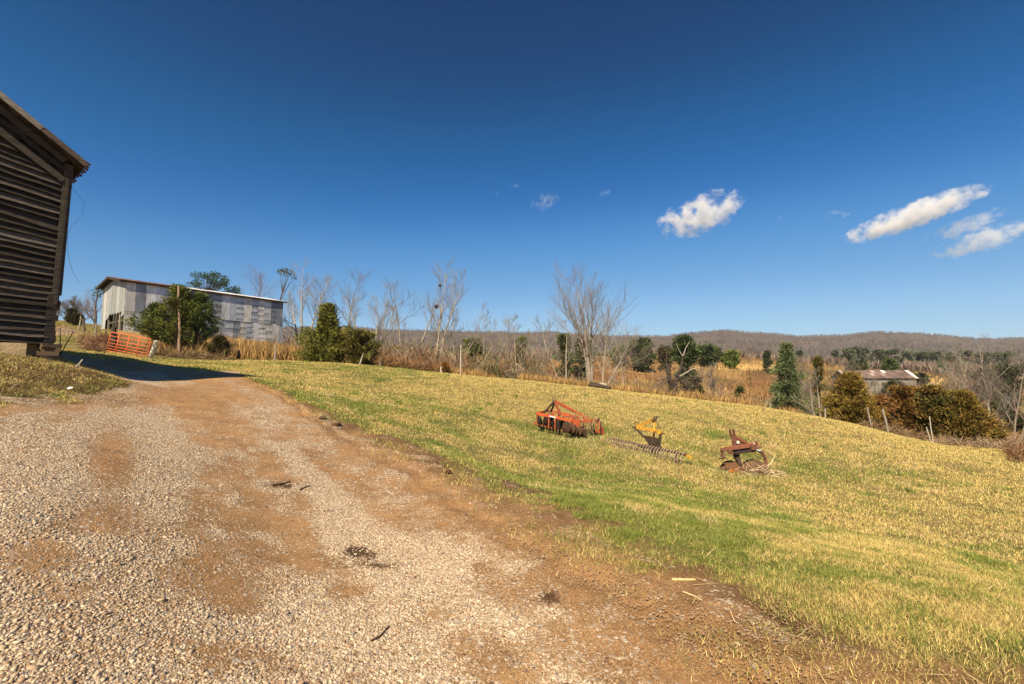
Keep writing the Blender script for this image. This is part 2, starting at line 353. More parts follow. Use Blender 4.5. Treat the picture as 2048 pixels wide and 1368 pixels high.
# ------------------------------------------------------------------ ground sheet
def build_ground():
    az = np.unique(np.r_[np.radians(np.arange(-180, -58, 3.0)), np.linspace(R(-58), R(58), 720), np.radians(np.arange(61, 180.1, 3.0))])
    rr = np.unique(np.r_[0.25*np.exp(np.linspace(0, math.log(40/0.25), 560)), 40*np.exp(np.linspace(0, math.log(700/40), 170)), 700*np.exp(np.linspace(0, math.log(3.6), 40))])
    AZ, RR = np.meshgrid(az, rr); X = (np.sin(AZ)*RR).ravel(); Y = (np.cos(AZ)*RR).ravel()
    Z = HT(X, Y); c = cover(X, Y, Z)
    Z = Z-0.03*np.exp(-((c['e']-1.45)/.12)**2)*(c['r'] < 20)+0.02*np.clip(c['dark'], 0, 1)*c['n2']*4*(c['r'] < 30)
    Z = np.where(c['r'] > 1500, Z*0+Z, Z)
    col = ground_colour(X, Y, Z, c)
    nr, na = len(rr), len(az); i = np.arange(nr-1)[:, None]*na+np.arange(na-1)[None]
    F = np.stack([i, i+1, i+na+1, i+na], -1).reshape(-1, 4)[:, ::-1]
    grav = np.clip(c['grav']*1.0, 0, .92)*(1-c['stain']); 
    me = mesh_np('ground', np.c_[X, Y, Z], F, col, True, {'Grav': grav})
    tag(link('ground', me, M['ground']), kind='structure')
build_ground()
# ------------------------------------------------------------------ distant hills
RID = ([-1500,-300,300,600,700,780,900,1050,1100,1200,1330,1380,1450,1530,1600,1640,1700,1750,1830,1900,1960,2048,2400,3600],
       [650,652,654,655,654,660,661,664,662,669,669,664,660,664,670,669,667,663,664,669,673,673,676,668])
def build_hills():
    pxs = np.linspace(-1500, 3600, 500); s = np.linspace(0, 1.6, 90)
    PX, S = np.meshgrid(pxs, s)
    Y = 560+900*S; X = (PX-1024)/FPX*Y
    ridge = 667+(np.interp(PX, *RID)-667)*1.25+(fbm(PX/60, PX*0, 3, 3)-.5)*3
    v = -(ridge+3-684)/FPX; zr = EYE+(SP+v*CP)/(CP-v*SP)*1460
    prof = np.where(S < 1, np.power(np.clip(S, 0, 1), 1.15), 1-((S-1)/.6)**2*.6)
    Z = -22+(zr+22)*prof+(fbm(X/130, Y/130, 41, 4)-.5)*34*np.clip(S*3, 0, 1)*np.clip(np.abs(1-S)*3, .0, 1)
    n = fbm(X/60, Y/60, 47, 4)
    col = lerp(np.tile(A(.125,.093,.075), (X.size, 1)), A(.09,.07,.062), sst(.35, .65, n.ravel()))
    col = lerp(col, A(.06,.075,.03), sst(.62, .72, fbm(X/90, Y/90, 49, 3).ravel())*(S.ravel() < .5)*.7)
    na = len(pxs); i = np.arange(len(s)-1)[:, None]*na+np.arange(na-1)[None]
    F = np.stack([i, i+1, i+na+1, i+na], -1).reshape(-1, 4)
    hm = mat('hill_woods', attr=True, rough=1, var=.35, scale=.06, stretch=(1,.35,1.0), bump=1, bscale=.12, bd=8, spec=0)
    tag(link('hills', mesh_np('hills', np.c_[X.ravel(), Y.ravel(), Z.ravel()], F, col, True), hm), kind='structure')
    return pxs, s, X, Y, Z
HL = build_hills()
rng = np.random.default_rng(7)
def spikes(base, h, wd, col, k=5, name='woods', lab='', seed=1, mt='leaf', lean=.12):
    """bare crowns as open fans of thin upright spikes"""
    r_ = np.random.default_rng(seed); n = len(base)
    B = np.repeat(base, k, 0); Hh = np.repeat(h, k)*r_.uniform(.65, 1.05, n*k); W = np.repeat(wd, k)
    th = r_.uniform(0, 2*math.pi, n*k); out = r_.uniform(.1, .5, n*k)*W
    root = B+np.c_[np.cos(th)*out*.25, np.sin(th)*out*.25, Hh*r_.uniform(0, .25, n*k)]
    tip = B+np.c_[np.cos(th)*out, np.sin(th)*out, Hh]
    s = r_.uniform(.04, .12, n*k)*W; ph = r_.uniform(0, math.pi, n*k); d = np.c_[np.cos(ph)*s, np.sin(ph)*s, 0*s]
    V = np.stack([root, (root+tip)/2+d+[0, 0, 1]*(Hh*.12)[:, None], tip, (root+tip)/2-d+[0, 0, 1]*(Hh*.12)[:, None]], 1).reshape(-1, 3)
    F = np.arange(len(V)).reshape(-1, 4); C = np.repeat(np.repeat(col, k, 0)*r_.uniform(.7, 1.3, (n*k, 1)), 4, 0)
    o = link(name, mesh_np(name, V, F, np.clip(C, 0, 1)), M[mt]); tag(o, lab, None, None, 'stuff'); return o
def build_forest():
    pxs, s, X, Y, Z = HL; n = 26000
    fi = rng.uniform(60, len(pxs)-60, n); fs = rng.beta(1.1, .95, n)*1.08/1.6*(len(s)-1)
    m = rng.random(n) < .2; fs[m] = rng.normal(1.0, .03, m.sum())/1.6*(len(s)-1); fs = np.clip(fs, 0, len(s)-2)
    i0 = fi.astype(int); j0 = fs.astype(int); a = fi-i0; b = fs-j0
    def bl(Q): return (Q[j0, i0]*(1-a)+Q[j0, i0+1]*a)*(1-b)+(Q[j0+1, i0]*(1-a)+Q[j0+1, i0+1]*a)*b
    base = np.c_[bl(X), bl(Y), bl(Z)-1]
    tone = rng.random(n)[:, None]; col = A(.105,.082,.07)*(1-tone)+A(.175,.135,.115)*tone
    g = (fbm(bl(X)/110, bl(Y)/110, 44, 3) > .60)&(rng.random(n) < .6)&(bl(Y) < 1150); col[g] = A(.05,.065,.028)
    h = rng.uniform(10, 17, n)*np.where(bl(Y) > 1350, .55, .85)
    spikes(base, h, h*.6, col, 5, 'hill_forest', 'leafless grey brown woods covering the far ridge', 3)
    # valley woods between the cabin and the ridge
    n = 24000; Yv = 230+430*rng.random(n)**.9; PX = rng.uniform(500, 2600, n); Xv = (PX-1024)/FPX*Yv
    ok = (fbm(Xv/50, Yv/50, 55, 3) > .36)&~((np.abs(PX-1750) < 55)&(Yv < 310)); Xv, Yv = Xv[ok], Yv[ok]; n = len(Xv)
    base = np.c_[Xv, Yv, HT(Xv, Yv)-.5]; tone = rng.random(n)[:, None]
    col = A(.14,.10,.075)*(1-tone)+A(.25,.185,.14)*tone
    ev = (fbm(Xv/40, Yv/25, 58, 3) > .58)&(rng.random(n) < .8); col[ev] = A(.055,.07,.032)*rng.uniform(.7, 1.4, (ev.sum(), 1))
    h = rng.uniform(4, 8, n); spikes(base, h, h*.8, col, 8, 'valley_woods', 'mixed bare and evergreen woods filling the valley floor', 4)
build_forest()
# ------------------------------------------------------------------ brush
def twigs(base, dirs, L, w, col, name, label, seed, kind='stuff', m='bark', jit=.35):
    r_ = np.random.default_rng(seed); n = len(base); d = dirs+r_.normal(0, jit, (n, 3)); d /= np.linalg.norm(d, axis=1)[:, None]
    ph = r_.normal(0, 1, (n, 3)); s = np.cross(d, ph); s /= np.linalg.norm(s, axis=1)[:, None]
    bend = r_.normal(0, .18, (n, 3))*L[:, None]
    V = np.stack([base-s*w[:, None]/2, base+s*w[:, None]/2, base+d*(L*.55)[:, None]+bend*.4+s*w[:, None]*.3, base+d*L[:, None]+bend], 1)
    F = np.arange(n*4).reshape(-1, 4); C = np.repeat(col, 4, 0)
    o = link(name, mesh_np(name, V.reshape(-1, 3), F, np.clip(C, 0, 1)), M[m]); return tag(o, label, None, None, kind)
def build_brush():
    # shrubby thicket on the slope past the field edge
    n = 3000; PX = rng.uniform(540, 2150, n); Yb = fenceY(PX)+1.5+rng.gamma(1.5, 9, n)
    dens = np.interp(PX, [540,700,760,900,1050,1150,1300,1420,1560,1620,1750,1900,2150], [.6,.7,.95,1,.9,.55,.5,.5,.25,.6,.6,.7,.6])
    keep = rng.random(n) < dens*np.where((PX > 1150)&(Yb > 48), .35, 1); PX, Yb = PX[keep], Yb[keep]; n = len(PX)
    X = (PX-1024)/FPX*Yb; Z = HT(X, Yb)
    hh = rng.uniform(.7, 2.1, n)*np.interp(PX, [540,720,760,1050,1100,1400,1700,2100], [.6,.7,1.15,1.2,.8,.65,.7,1.0])
    k = 30; B = np.repeat(np.c_[X, Yb, Z], k, 0); H_ = np.repeat(hh, k)
    t = rng.random(n*k); ang = rng.uniform(0, 2*math.pi, n*k); rad = H_*.42*t*rng.random(n*k)**.5
    base = B+np.c_[np.cos(ang)*rad, np.sin(ang)*rad, H_*t*.8]
    dirs = np.c_[np.cos(ang)*.5, np.sin(ang)*.5, np.full(n*k, .9)]
    L = H_*rng.uniform(.25, .6, n*k); wd = rng.uniform(.008, .022, n*k)*np.repeat(np.maximum(Yb/34, 1)**.7, k)
    tone = np.repeat(rng.random(n), k)[:, None]; tv = rng.uniform(.7, 1.3, (n*k, 1))
    col = (A(.23,.165,.105)*(1-tone)+A(.33,.25,.17)*tone)*tv
    rust = np.repeat(rng.random(n) < .25, k); col[rust] = A(.26,.13,.055)*tv[rust]
    gr = np.repeat((rng.random(n) < .10)&(PX < 1120), k); col[gr] = A(.11,.12,.05)*tv[gr]
    twigs(base, dirs, L, wd, col, 'thicket', 'leafless brown thicket along the far side of the field edge', 5)
    # tall dry broomsedge
    n = 90000; PX = np.r_[rng.uniform(300, 760, n//2), rng.uniform(760, 2150, n//2)]
    Yb = fenceY(PX)+np.r_[rng.gamma(2, 1.6, n//2), rng.gamma(1.5, 1.2, n//2)]-.3; X = (PX-1024)/FPX*Yb; Z = HT(X, Yb)
    cl = fbm(X*.8, Yb*.8, 61, 3); keep = cl > np.where(PX < 760, .34, .52); X, Yb, Z, PX, cl = X[keep], Yb[keep], Z[keep], PX[keep], cl[keep]; n = len(X)
    L = rng.uniform(.5, 1.05, n)*np.where(PX < 760, .85, .45)*(.6+cl)
    col = (A(.52,.33,.12)*rng.uniform(.6, 1.25, (n, 1))); bw = rng.random(n) < .35; col[bw] = A(.30,.18,.09)*rng.uniform(.7, 1.2, (bw.sum(), 1))
    twigs(np.c_[X, Yb, Z], np.tile(A(0,0,1), (n, 1)), L, rng.uniform(.010, .03, n), col, 'broomsedge', 'tall dry straw coloured grass along the fence line', 6, jit=.16)
    # hillside weeds across the valley
    n = 60000; PX = rng.uniform(700, 2250, n); Yb = 42+150*rng.random(n)**1.3; X = (PX-1024)/FPX*Yb; Z = HT(X, Yb)
    c = cover(X, Yb, Z); gc = ground_colour(X, Yb, Z, c); k2 = fbm(X*.25, Yb*.25, 63, 3) > .38
    X, Yb, Z, gc = X[k2], Yb[k2], Z[k2], gc[k2]; n = len(X)
    L = rng.uniform(.5, 1.5, n); col = gc*rng.uniform(.75, 1.45, (n, 1))
    twigs(np.c_[X, Yb, Z], np.tile(A(0,0,1), (n, 1)), L, rng.uniform(.04, .16, n)*(Yb/60), col, 'hillside_weeds', 'rust brown and golden weeds on the slope across the hollow', 8, jit=.3)
    # vines and weeds left of the gate and under the cedars
    spec = [(160,210,24,33,.5,900,(.24,.14,.08)),(198,222,26.5,29,.9,500,(.20,.10,.06)),(300,450,29,31.5,.55,1300,(.22,.15,.08)),(225,300,27,31,.5,500,(.27,.17,.08)),(750,900,29.8,32,.9,1000,(.25,.14,.07)),(1860,2080,22,25,.5,900,(.30,.21,.13)),(1880,1990,25,27,1.2,900,(.32,.2,.13)),(1720,1850,25.3,26.5,.6,600,(.27,.18,.1)),(2000,2090,17,21,.5,500,(.2,.11,.06))]
    PXl, Yl, Hl, Cl = [], [], [], []
    for a, b_, y0, y1, h, n, cc in spec:
        n *= 3; PXl.append(rng.uniform(a, b_, n)); Yl.append(rng.uniform(y0, y1, n)); Hl.append(rng.uniform(.3, 1, n)*h); Cl.append(A(*cc)*rng.uniform(.6, 1.5, (n, 1)))
    PX = np.concatenate(PXl); Yb = np.concatenate(Yl); X = (PX-1024)/FPX*Yb; Hh = np.concatenate(Hl); n = len(PX)
    Z = HT(X, Yb)+Hh*rng.random(n)*.7; d = np.c_[rng.normal(0, .8, n), rng.normal(0, .8, n), np.abs(rng.normal(.6, .5, n))]
    twigs(np.c_[X, Yb, Z], d, Hh*.7+.1, rng.uniform(.01, .03, n), np.concatenate(Cl), 'weeds', 'tangled brown weeds and vines beside the gate and fence posts', 9)
build_brush()
# ------------------------------------------------------------------ grass
def blades(X, Y, Z, L, wd, col, name, label, seed, lay=.6):
    r_ = np.random.default_rng(seed); n = len(X); th = r_.uniform(0, 2*math.pi, n); ly = np.abs(r_.normal(0, lay, n)) if not isinstance(lay, tuple) else np.abs(r_.normal(lay[0], lay[1], n))
    d = np.c_[np.cos(th)*np.sin(ly), np.sin(th)*np.sin(ly), np.cos(ly)]; ph = r_.uniform(0, 2*math.pi, n)
    s = np.c_[np.cos(ph), np.sin(ph), np.zeros(n)]; B = np.c_[X, Y, Z-.004]
    mid = B+d*(L*.55)[:, None]; d2 = d+np.c_[np.cos(th), np.sin(th), -.35*np.ones(n)]*(.4 if not isinstance(lay, tuple) else .15); d2 /= np.linalg.norm(d2, axis=1)[:, None]
    tip = mid+d2*(L*.5)[:, None]; hw = (s*wd[:, None])/2
    V = np.stack([B-hw, B+hw, mid+hw*.8, mid-hw*.8, tip], 1).reshape(-1, 3)
    k = np.arange(n)[:, None]*5; F1 = np.concatenate([k+[0,1,2], k+[0,2,3], k+[3,2,4]], 1).reshape(-1, 3)
    C = np.repeat(col, 5, 0); o = link(name, mesh_np(name, V, F1, np.clip(C, 0, 1)), M['blade']); return tag(o, label, None, None, 'stuff')
def build_grass():
    n = 1500000; az = rng.uniform(R(-52), R(52), n); u = rng.random(n); r0, r1 = 2.6, 34.0
    p_ = 0.8; r = (r0**p_+u*(r1**p_-r0**p_))**(1/p_); ne = 480000; az = np.r_[az, rng.uniform(R(5), R(52), ne)]; r = np.r_[r, 2.5+6.0*rng.random(ne)**.8]; n += ne
    X = np.sin(az)*r; Y = np.cos(az)*r; Z = HT(X, Y); c = cover(X, Y, Z)
    sp_ = (c['e'] > .9)&(rng.random(n) < .97*np.exp(-np.maximum(c['e']-.98, 0)*5.5)*sst(.36, .62, fbm(X*2.2, Y*2.2, 39, 3)))&(c['px'] > 480)
    ok = ((c['road'] < .5+rng.normal(0, .15, n))|sp_)&(Y < fenceY(c['px'])+.6)&(c['stain'] < .2)
    bald = (fbm(X*.9, Y*.9, 101, 3) > .60)&(rng.random(n) < .55); ok &= ~bald
    X, Y, Z, r = X[ok], Y[ok], Z[ok], r[ok]; c = {k: v[ok] for k, v in c.items()}; n = len(X)
    g = np.clip(c['green']*1.0+rng.normal(0, .16, n), 0, 1); isg = (g*.85+.10) > rng.random(n)*.95+.04
    t = rng.random((n, 1)); col = A(.62,.46,.14)*(1-t)+A(.82,.63,.26)*t; col[rng.random(n) < .18] = A(.30,.19,.08)
    cg = A(.12,.165,.03)*(1-t)+A(.31,.33,.075)*t; col[isg] = cg[isg]*(.8+.5*rng.random((n, 1)))[isg]; col *= rng.uniform(.6, 1.22, (n, 1))*np.where(r < 7, .93, 1)[:, None]
    tuft = sst(.55, .8, fbm(X*2.4, Y*2.4, 111, 3)); L = rng.uniform(.022, .056, n)*(1+1.3*tuft*isg)*(1+.03*np.maximum(r-6, 0))*np.where(sp_[ok], 1.05, 1)
    wd = rng.uniform(.0016, .0036, n)*np.maximum(r/3.2, 1)**.8
    blades(X, Y, Z, L, wd, col, 'grass', 'short yellow winter grass with green patches covering the sloping field', 11, 1.0)
    # left hill pasture and sparse blades in the bare margin
    n = 50000; PX = rng.uniform(60, 232, n); Yb = rng.uniform(30, 95, n); X = (PX-1024)/FPX*Yb; Z = HT(X, Yb); c = cover(X, Yb, Z)
    gc = ground_colour(X, Yb, Z, c); blades(X, Yb, Z, rng.uniform(.08, .2, n), rng.uniform(.02, .05, n)*Yb/40, gc*rng.uniform(.7, 1.5, (n, 1)), 'pasture_grass', 'pale green pasture grass on the rise behind the plank barn', 12)
    # straw litter on the mound and in the field
    n = 60000; PX = rng.uniform(-60, 265, n); Yb = rng.uniform(6.5, 12.5, n); X = (PX-1024)/FPX*Yb; Z = HT(X, Yb); c = cover(X, Yb, Z)
    ok = (c['road'] < .4)&(fbm(X*2, Yb*2, 121, 3) > .40); X, Yb, Z = X[ok], Yb[ok], Z[ok]; n = len(X)
    t = rng.random((n, 1)); col = A(.58,.42,.22)*t**2+A(.13,.07,.035)*(1-t**2)
    blades(X, Yb, Z+rng.uniform(0, .035, n), rng.uniform(.05, .18, n), rng.uniform(.004, .010, n), col, 'straw_litter', 'cut dry weeds heaped on the mound beside the plank barn', 13, (1.5,.13))
    n = 16000; az = rng.uniform(R(-50), R(52), n); r = 2.4+22*rng.random(n)**1.5; X = np.sin(az)*r; Y = np.cos(az)*r; Z = HT(X, Y); c = cover(X, Y, Z)
    ok = (c['road'] < .6)|((c['e'] < 1.35)&(rng.random(n) < .35)); X, Y, Z = X[ok], Y[ok], Z[ok]; n = len(X)
    col = A(.58,.43,.2)*rng.uniform(.5, 1.3, (n, 1)); blades(X, Y, Z+.015, rng.uniform(.05, .2, n), rng.uniform(.003, .006, n)*np.maximum(np.hypot(X, Y)/4, 1), col, 'dead_stalks', 'loose dead grass stalks lying over the field and its bare margin', 14, (1.45,.12))
build_grass()
def margin_tufts():
    # longer grass left uncut around the implements and in scattered weed clumps
    Xs, Ys, Ls, Cs = [], [], [], []
    for px, Y, rx, n, L, g in ((1138,15.1,1.35,2600,.17,.5),(1165,14.6,.6,900,.2,.3),(1300,13.6,1.3,2200,.13,.5),(1487,12.3,.8,1700,.17,.25),(1455,12.2,.35,500,.16,.6)):
        c = G(px, Y); Xs.append(c[0]+rng.normal(0, rx*.55, n)); Ys.append(c[1]+rng.normal(0, .28, n)); Ls.append(rng.uniform(.4, 1, n)*L); Cs.append(np.where(rng.random((n, 1)) < g, A(.20,.25,.05), A(.62,.48,.22))*rng.uniform(.6, 1.2, (n, 1)))
    for k in range(150):
        px = rng.uniform(560, 2040); Y = rng.uniform(5, 24); c = G(px, Y); cc = cover(A(c[0]), A(c[1]), A(c[2]))
        if cc['road'][0] > .3 or Y > fenceY(px)-1: continue
        n = 110; r_ = rng.uniform(.05, .16); Xs.append(c[0]+rng.normal(0, r_, n)); Ys.append(c[1]+rng.normal(0, r_, n)); Ls.append(rng.uniform(.4, 1, n)*rng.uniform(.08, .17)); g = rng.random() < .6
        Cs.append((A(.13,.19,.035) if g else A(.60,.45,.22))*rng.uniform(.6, 1.4, (n, 1)))
    X = np.concatenate(Xs); Y = np.concatenate(Ys); n = len(X)
    blades(X, Y, HT(X, Y), np.concatenate(Ls), rng.uniform(.004, .007, n)*np.maximum(Y/8, 1)**.6, np.concatenate(Cs), 'grass_clumps', 'longer grass clumps around the farm implements and across the field', 17, .5)
margin_tufts()
# ------------------------------------------------------------------ gravel
def build_gravel():
    ph = (1+5**.5)/2
    ico = np.array([(-1,ph,0),(1,ph,0),(-1,-ph,0),(1,-ph,0),(0,-1,ph),(0,1,ph),(0,-1,-ph),(0,1,-ph),(ph,0,-1),(ph,0,1),(-ph,0,-1),(-ph,0,1)])/1.9
    fi = np.array([(0,11,5),(0,5,1),(0,1,7),(0,7,10),(0,10,11),(1,5,9),(5,11,4),(11,10,2),(10,7,6),(7,1,8),(3,9,4),(3,4,2),(3,2,6),(3,6,8),(3,8,9),(4,9,5),(2,4,11),(6,2,10),(8,6,7),(9,8,1)])
    oc = np.array([(1,0,0),(-1,0,0),(0,1,0),(0,-1,0),(0,0,1),(0,0,-1.)]); fo = np.array([(0,2,4),(2,1,4),(1,3,4),(3,0,4),(2,0,5),(1,2,5),(3,1,5),(0,3,5)])
    def scatter(n, r0, r1, p_, base, faces, name, lab, seed, smin, smax):
        r_ = np.random.default_rng(seed); az = r_.uniform(R(-53), R(53), n); u = r_.random(n)
        r = (r0**p_+u*(r1**p_-r0**p_))**(1/p_); X = np.sin(az)*r; Y = np.cos(az)*r; Z = HT(X, Y); c = cover(X, Y, Z)
        pr = np.clip(c['grav']*.95+.16*c['road'], 0, 1)*(1-.9*c['stain']); pr = pr*(sst(5.0, 6.6, r) if base is oc else 1-sst(5.2, 6.8, r)*.9)*(1 if base is oc else 1)
        ok = r_.random(n) < pr; X, Y, Z, r = X[ok], Y[ok], Z[ok], r[ok]; n = len(X); g = c['grav'][ok]
        s = (smin+(smax-smin)*r_.beta(1.0, 5.5, n))*np.where(g > .4, 1, .7)*np.where(r_.random(n) < .04, 1.5, 1); k = len(base)
        V = base[None]*(1+r_.normal(0, .24, (n, k, 3))); V = V*np.stack([r_.uniform(.8, 1.6, n), r_.uniform(.7, 1.15, n), r_.uniform(.35, .75, n)], 1)[:, None]
        th = r_.uniform(0, 6.283, n); cx, sx = np.cos(th)[:, None], np.sin(th)[:, None]; tl = r_.normal(0, .3, (n, 1))
        x, y, z = V[..., 0], V[..., 1], V[..., 2]; z, x = z+tl*x, x-tl*z
        V = np.stack([x*cx-y*sx, x*sx+y*cx, z], -1)*s[:, None, None]; V += np.c_[X, Y, Z+s*.05][:, None]
        F = (faces[None]+(np.arange(n)*k)[:, None, None]).reshape(-1, 3)
        t = r_.random((n, 1)); col = A(.40,.29,.185)*(1-t)+A(.66,.54,.39)*t
        q1 = r_.random(n); col[q1 < .16] = A(.36,.23,.14); col[q1 > .93] = A(.27,.23,.20); col *= r_.uniform(.75, 1.12, (n, 1))
        col = lerp(col, A(.34,.205,.10), np.clip(.6-g, 0, .5)*1.5)
        o = link(name, mesh_np(name, V.reshape(-1, 3), F, np.repeat(np.clip(col, 0, 1), k, 0)), M['stone']); tag(o, lab, None, None, 'stuff')
    scatter(430000, 1.4, 6.8, 1.15, ico, fi, 'gravel', 'pale crushed stone spread over the near driveway', 21, .0035, .018)
    scatter(300000, 5.0, 17, .75, oc, fo, 'far_gravel', 'pale crushed stone thinning out toward the barn shadow', 22, .007, .018)
build_gravel()
# ------------------------------------------------------------------ plank barn on the left
DK = (.034,.028,.023); MD = (.068,.057,.047); LT = (.12,.105,.088)
def plank_barn():
    rd = random.Random(3)
    B = P(97, 715, 11.5); T = P(133, 335, 11.62); Hn = T[2]-B[2]; UP = (T-B)/Hn
    a = R(36); u = -A(math.sin(a), math.cos(a), 0); n = A(math.cos(a), -math.sin(a), 0); dp = -n
    W, D, RISE = 8.4, 11.0, .70
    base = 0.34
    def q(s, o, z): return B+u*s+n*o+UP*z
    t = thing('plank_barn', 'dark weathered plank barn with lapped boards and overhanging roof at the left edge', 'barn', B)
    # siding of lapped boards
    mb = MB(); z = base; k = 0
    while z < Hn+RISE*W/2:
        h = .157+rd.uniform(-.012, .014); s0 = .06
        if z > Hn-.1: s0 = (z-Hn+.1)/RISE+.06
        s1 = W-s0+.02
        if s1-s0 < .3: break
        nseg = 9; ss = [s0, s0+.35, s0+.8, s0+1.3]+[s0+1.3+(s1-s0-1.3)*i/5 for i in range(1, 6)] if s1-s0 > 2.5 else [s0, (s0+s1)/2, s1]
        g = rd.uniform(.6, 1.35); mb.cur = tuple(c*g for c in (DK if rd.random() < .5 else MD))
        if rd.random() < .12: mb.cur = tuple(c*.9 for c in LT)
        sg = .17*min(z/Hn, 1)
        top = []; bot = []
        droop = rd.uniform(-.02, .025)
        for s in ss:
            dz = sg*min(s, 2.2)+rd.uniform(-.014, .014)+droop*min(s, 1)
            top.append((s, z+h+.02+dz)); bot.append((s, z+dz-(.05 if k == 19 and s < .7 else 0)))
        o_b, o_t = .085+rd.uniform(0, .035), .012
        vs = []
        for (s, zb), (_, zt) in zip(bot, top): vs += [q(s, o_b, zb), q(s, o_t, zt), q(s, o_b-.024, zb), q(s, o_t-.02, zt)]
        fs = []
        for i in range(len(ss)-1):
            c = i*4; d = c+4; fs += [(c, d, d+1, c+1), (c+2, c+3, d+3, d+2), (c, c+2, d+2, d)]
        fs += [(0, 1, 3, 2), (4*len(ss)-4, 4*len(ss)-2, 4*len(ss)-1, 4*len(ss)-3)]
        mb.add(vs, fs); z += h*(1.0 if k != 19 else 1.35); k += 1
    wood = mat('old_siding', attr=True, rough=.95, var=.6, scale=5, stretch=(1,1,7), bump=.7, bscale=16, spec=.12, bd=.012)
    part('siding', mb, wood, t)
    # inner shell: walls behind the boards and the three other sides
    mb = MB(); mb.cur = (.03,.024,.02); th = .06
    def wallpoly(pts, off):
        m_ = len(pts); v = [p for p in pts]+[p+off for p in pts]
        mb.add(v, [tuple(range(m_)), tuple(range(2*m_-1, m_-1, -1))]+[(i, (i+1) % m_, m_+(i+1) % m_, m_+i) for i in range(m_)])
    wallpoly([q(.08, 0, base), q(W-.02, 0, base), q(W-.02, 0, Hn+.2), q(W/2, 0, Hn+.2+RISE*W/2), q(.08, 0, Hn+.2)], dp*th)
    mb.cur = DK
    wallpoly([q(0, -D, base), q(W, -D, base), q(W, -D, Hn), q(W/2, -D, Hn+RISE*W/2-.05), q(0, -D, Hn)], dp*th)
    wallpoly([q(.02, -.1, base), q(.02, -D, base), q(.02, -D, Hn-.05), q(.02, -.1, Hn-.05)], u*th)
    wallpoly([q(W-.02, 0, base), q(W-.02, -D, base), q(W-.02, -D, Hn-.05), q(W-.02, 0, Hn-.05)], -u*th)
    part('wall', mb, wood, t)
    # corner post, broken low down
    mb = MB(); mb.cur = MD
    mb.box(q(-.03, .05, (1.55+Hn)/2+.05), u*.085, n*.075, UP*((Hn-1.55)/2)); mb.cur = (.06,.05,.04)
    mb.box(q(-.02, .09, (1.35+Hn)/2), u*.03, n*.06, UP*((Hn-1.35)/2))
    mb.cur = (.045,.036,.03); zz = base-.05
    while zz < 1.6:
        hh = rd.uniform(.08, .17); j = rd.uniform(-.02, .04); mb.box(q(.03-j*.6, .02, zz+hh/2), u*(.10+j*.5), n*.08, UP*(hh*.55)); zz += hh
    part('corner_post', mb, wood, t)
    # frieze boards up the gable
    mb = MB()
    for off, w_, o_, c in ((.10, .16, .14, MD), (-.14, .11, .12, DK), (-.42, .15, .13, MD)):
        mb.cur = c; s_end = W/2
        mb.beam(q(.05, o_, Hn+off+.02), q(s_end, o_, Hn+off+RISE*s_end), .035, w_, UP)
        mb.beam(q(W-.05, o_, Hn+off+.02), q(s_end, o_, Hn+off+RISE*s_end), .035, w_, UP)
    part('frieze_board', mb, wood, t)
    # roof
    ov, rk = .30, .54; tz = .05; hgt = Hn+.26
    roof = thing_mb = MB(); roof.cur = (.055,.042,.036)
    for sg in (0, 1):
        f = (lambda s: s) if sg == 0 else (lambda s: W-s)
        e0 = q(f(-ov), rk, hgt-RISE*ov); e1 = q(f(-ov), -D-rk, hgt-RISE*ov); r0 = q(W/2, rk, hgt+RISE*W/2); r1 = q(W/2, -D-rk, hgt+RISE*W/2)
        up = UP*tz; v = [e0, e1, r1, r0, e0+up, e1+up, r1+up, r0+up]
        roof.add(v, [(0,1,2,3), (7,6,5,4), (0,4,5,1), (1,5,6,2), (2,6,7,3), (3,7,4,0)])
        # boards of the soffit standing proud under the sheet
        L = W/2+ov; nb = 22
        for i in range(nb):
            s = -ov+L*(i+.5)/nb; g = rd.uniform(.5, 1.3); roof.cur = (.06*g,.048*g,.038*g)
            c0 = q(f(s), -.02+rk-.05, hgt+RISE*s-.022); c1 = q(f(s), -1.6, hgt+RISE*s-.022)
            dv = (q(f(s+L/nb*.46), 0, hgt+RISE*(s+L/nb*.46))-q(f(s), 0, hgt+RISE*s)); roof.box((c0+c1)/2, (c1-c0)/2, dv, UP*.016)
    rf = part('roof', roof, wood, t)
    mb = MB(); mb.cur = (.22,.185,.15)
    for sg in (0, 1):
        f = (lambda s: s) if sg == 0 else (lambda s: W-s)
        for s0, s1, c in ((-ov, .55, (.12,.09,.07)), (.57, 2.4, (.23,.2,.165)), (2.42, W/2, (.16,.13,.11))):
            mb.cur = c; mb.beam(q(f(s0), rk+.02, hgt+RISE*s0-.03), q(f(s1), rk+.02, hgt+RISE*s1-.03), .03, .13, UP)
    part('rake_board', mb, wood, t, rf)
    mb = MB(); mb.cur = (.05,.038,.03)
    for i in range(14):
        mb = MB(); mb.cur = (.05,.038,.03); y = rk-.2-i*.85; mb.beam(q(-ov+.04, y, hgt-RISE*ov-.06), q(.05, y, hgt-.06), .06, .09, UP); part('rafter', mb, wood, t, rf)
    mb = MB(); mb.cur = (.16,.11,.09); rr = q(-ov, rk, hgt-RISE*ov+.03); 
    for i in range(60):
        y = rk+.02-i*.2; L = rd.uniform(.04, .1); mb.beam(q(-ov+.03, y, hgt-RISE*ov+.045), q(-ov-L, y, hgt-RISE*(ov+L)+.04+rd.uniform(-.02, .01)), .12, .02, UP)
    part('roof_edge', mb, wood, t, rf)
    # foundation
    mb = MB(); mb.cur = (.66,.47,.26)
    mb.box(q(W/2+.20, .05, base/2-.35), u*(W/2-.22), n*.115, UP*(base/2+.34)); mb.box(q(.25, -D/2, base/2-.35), u*.12, n*(D/2-.3), UP*(base/2+.34))
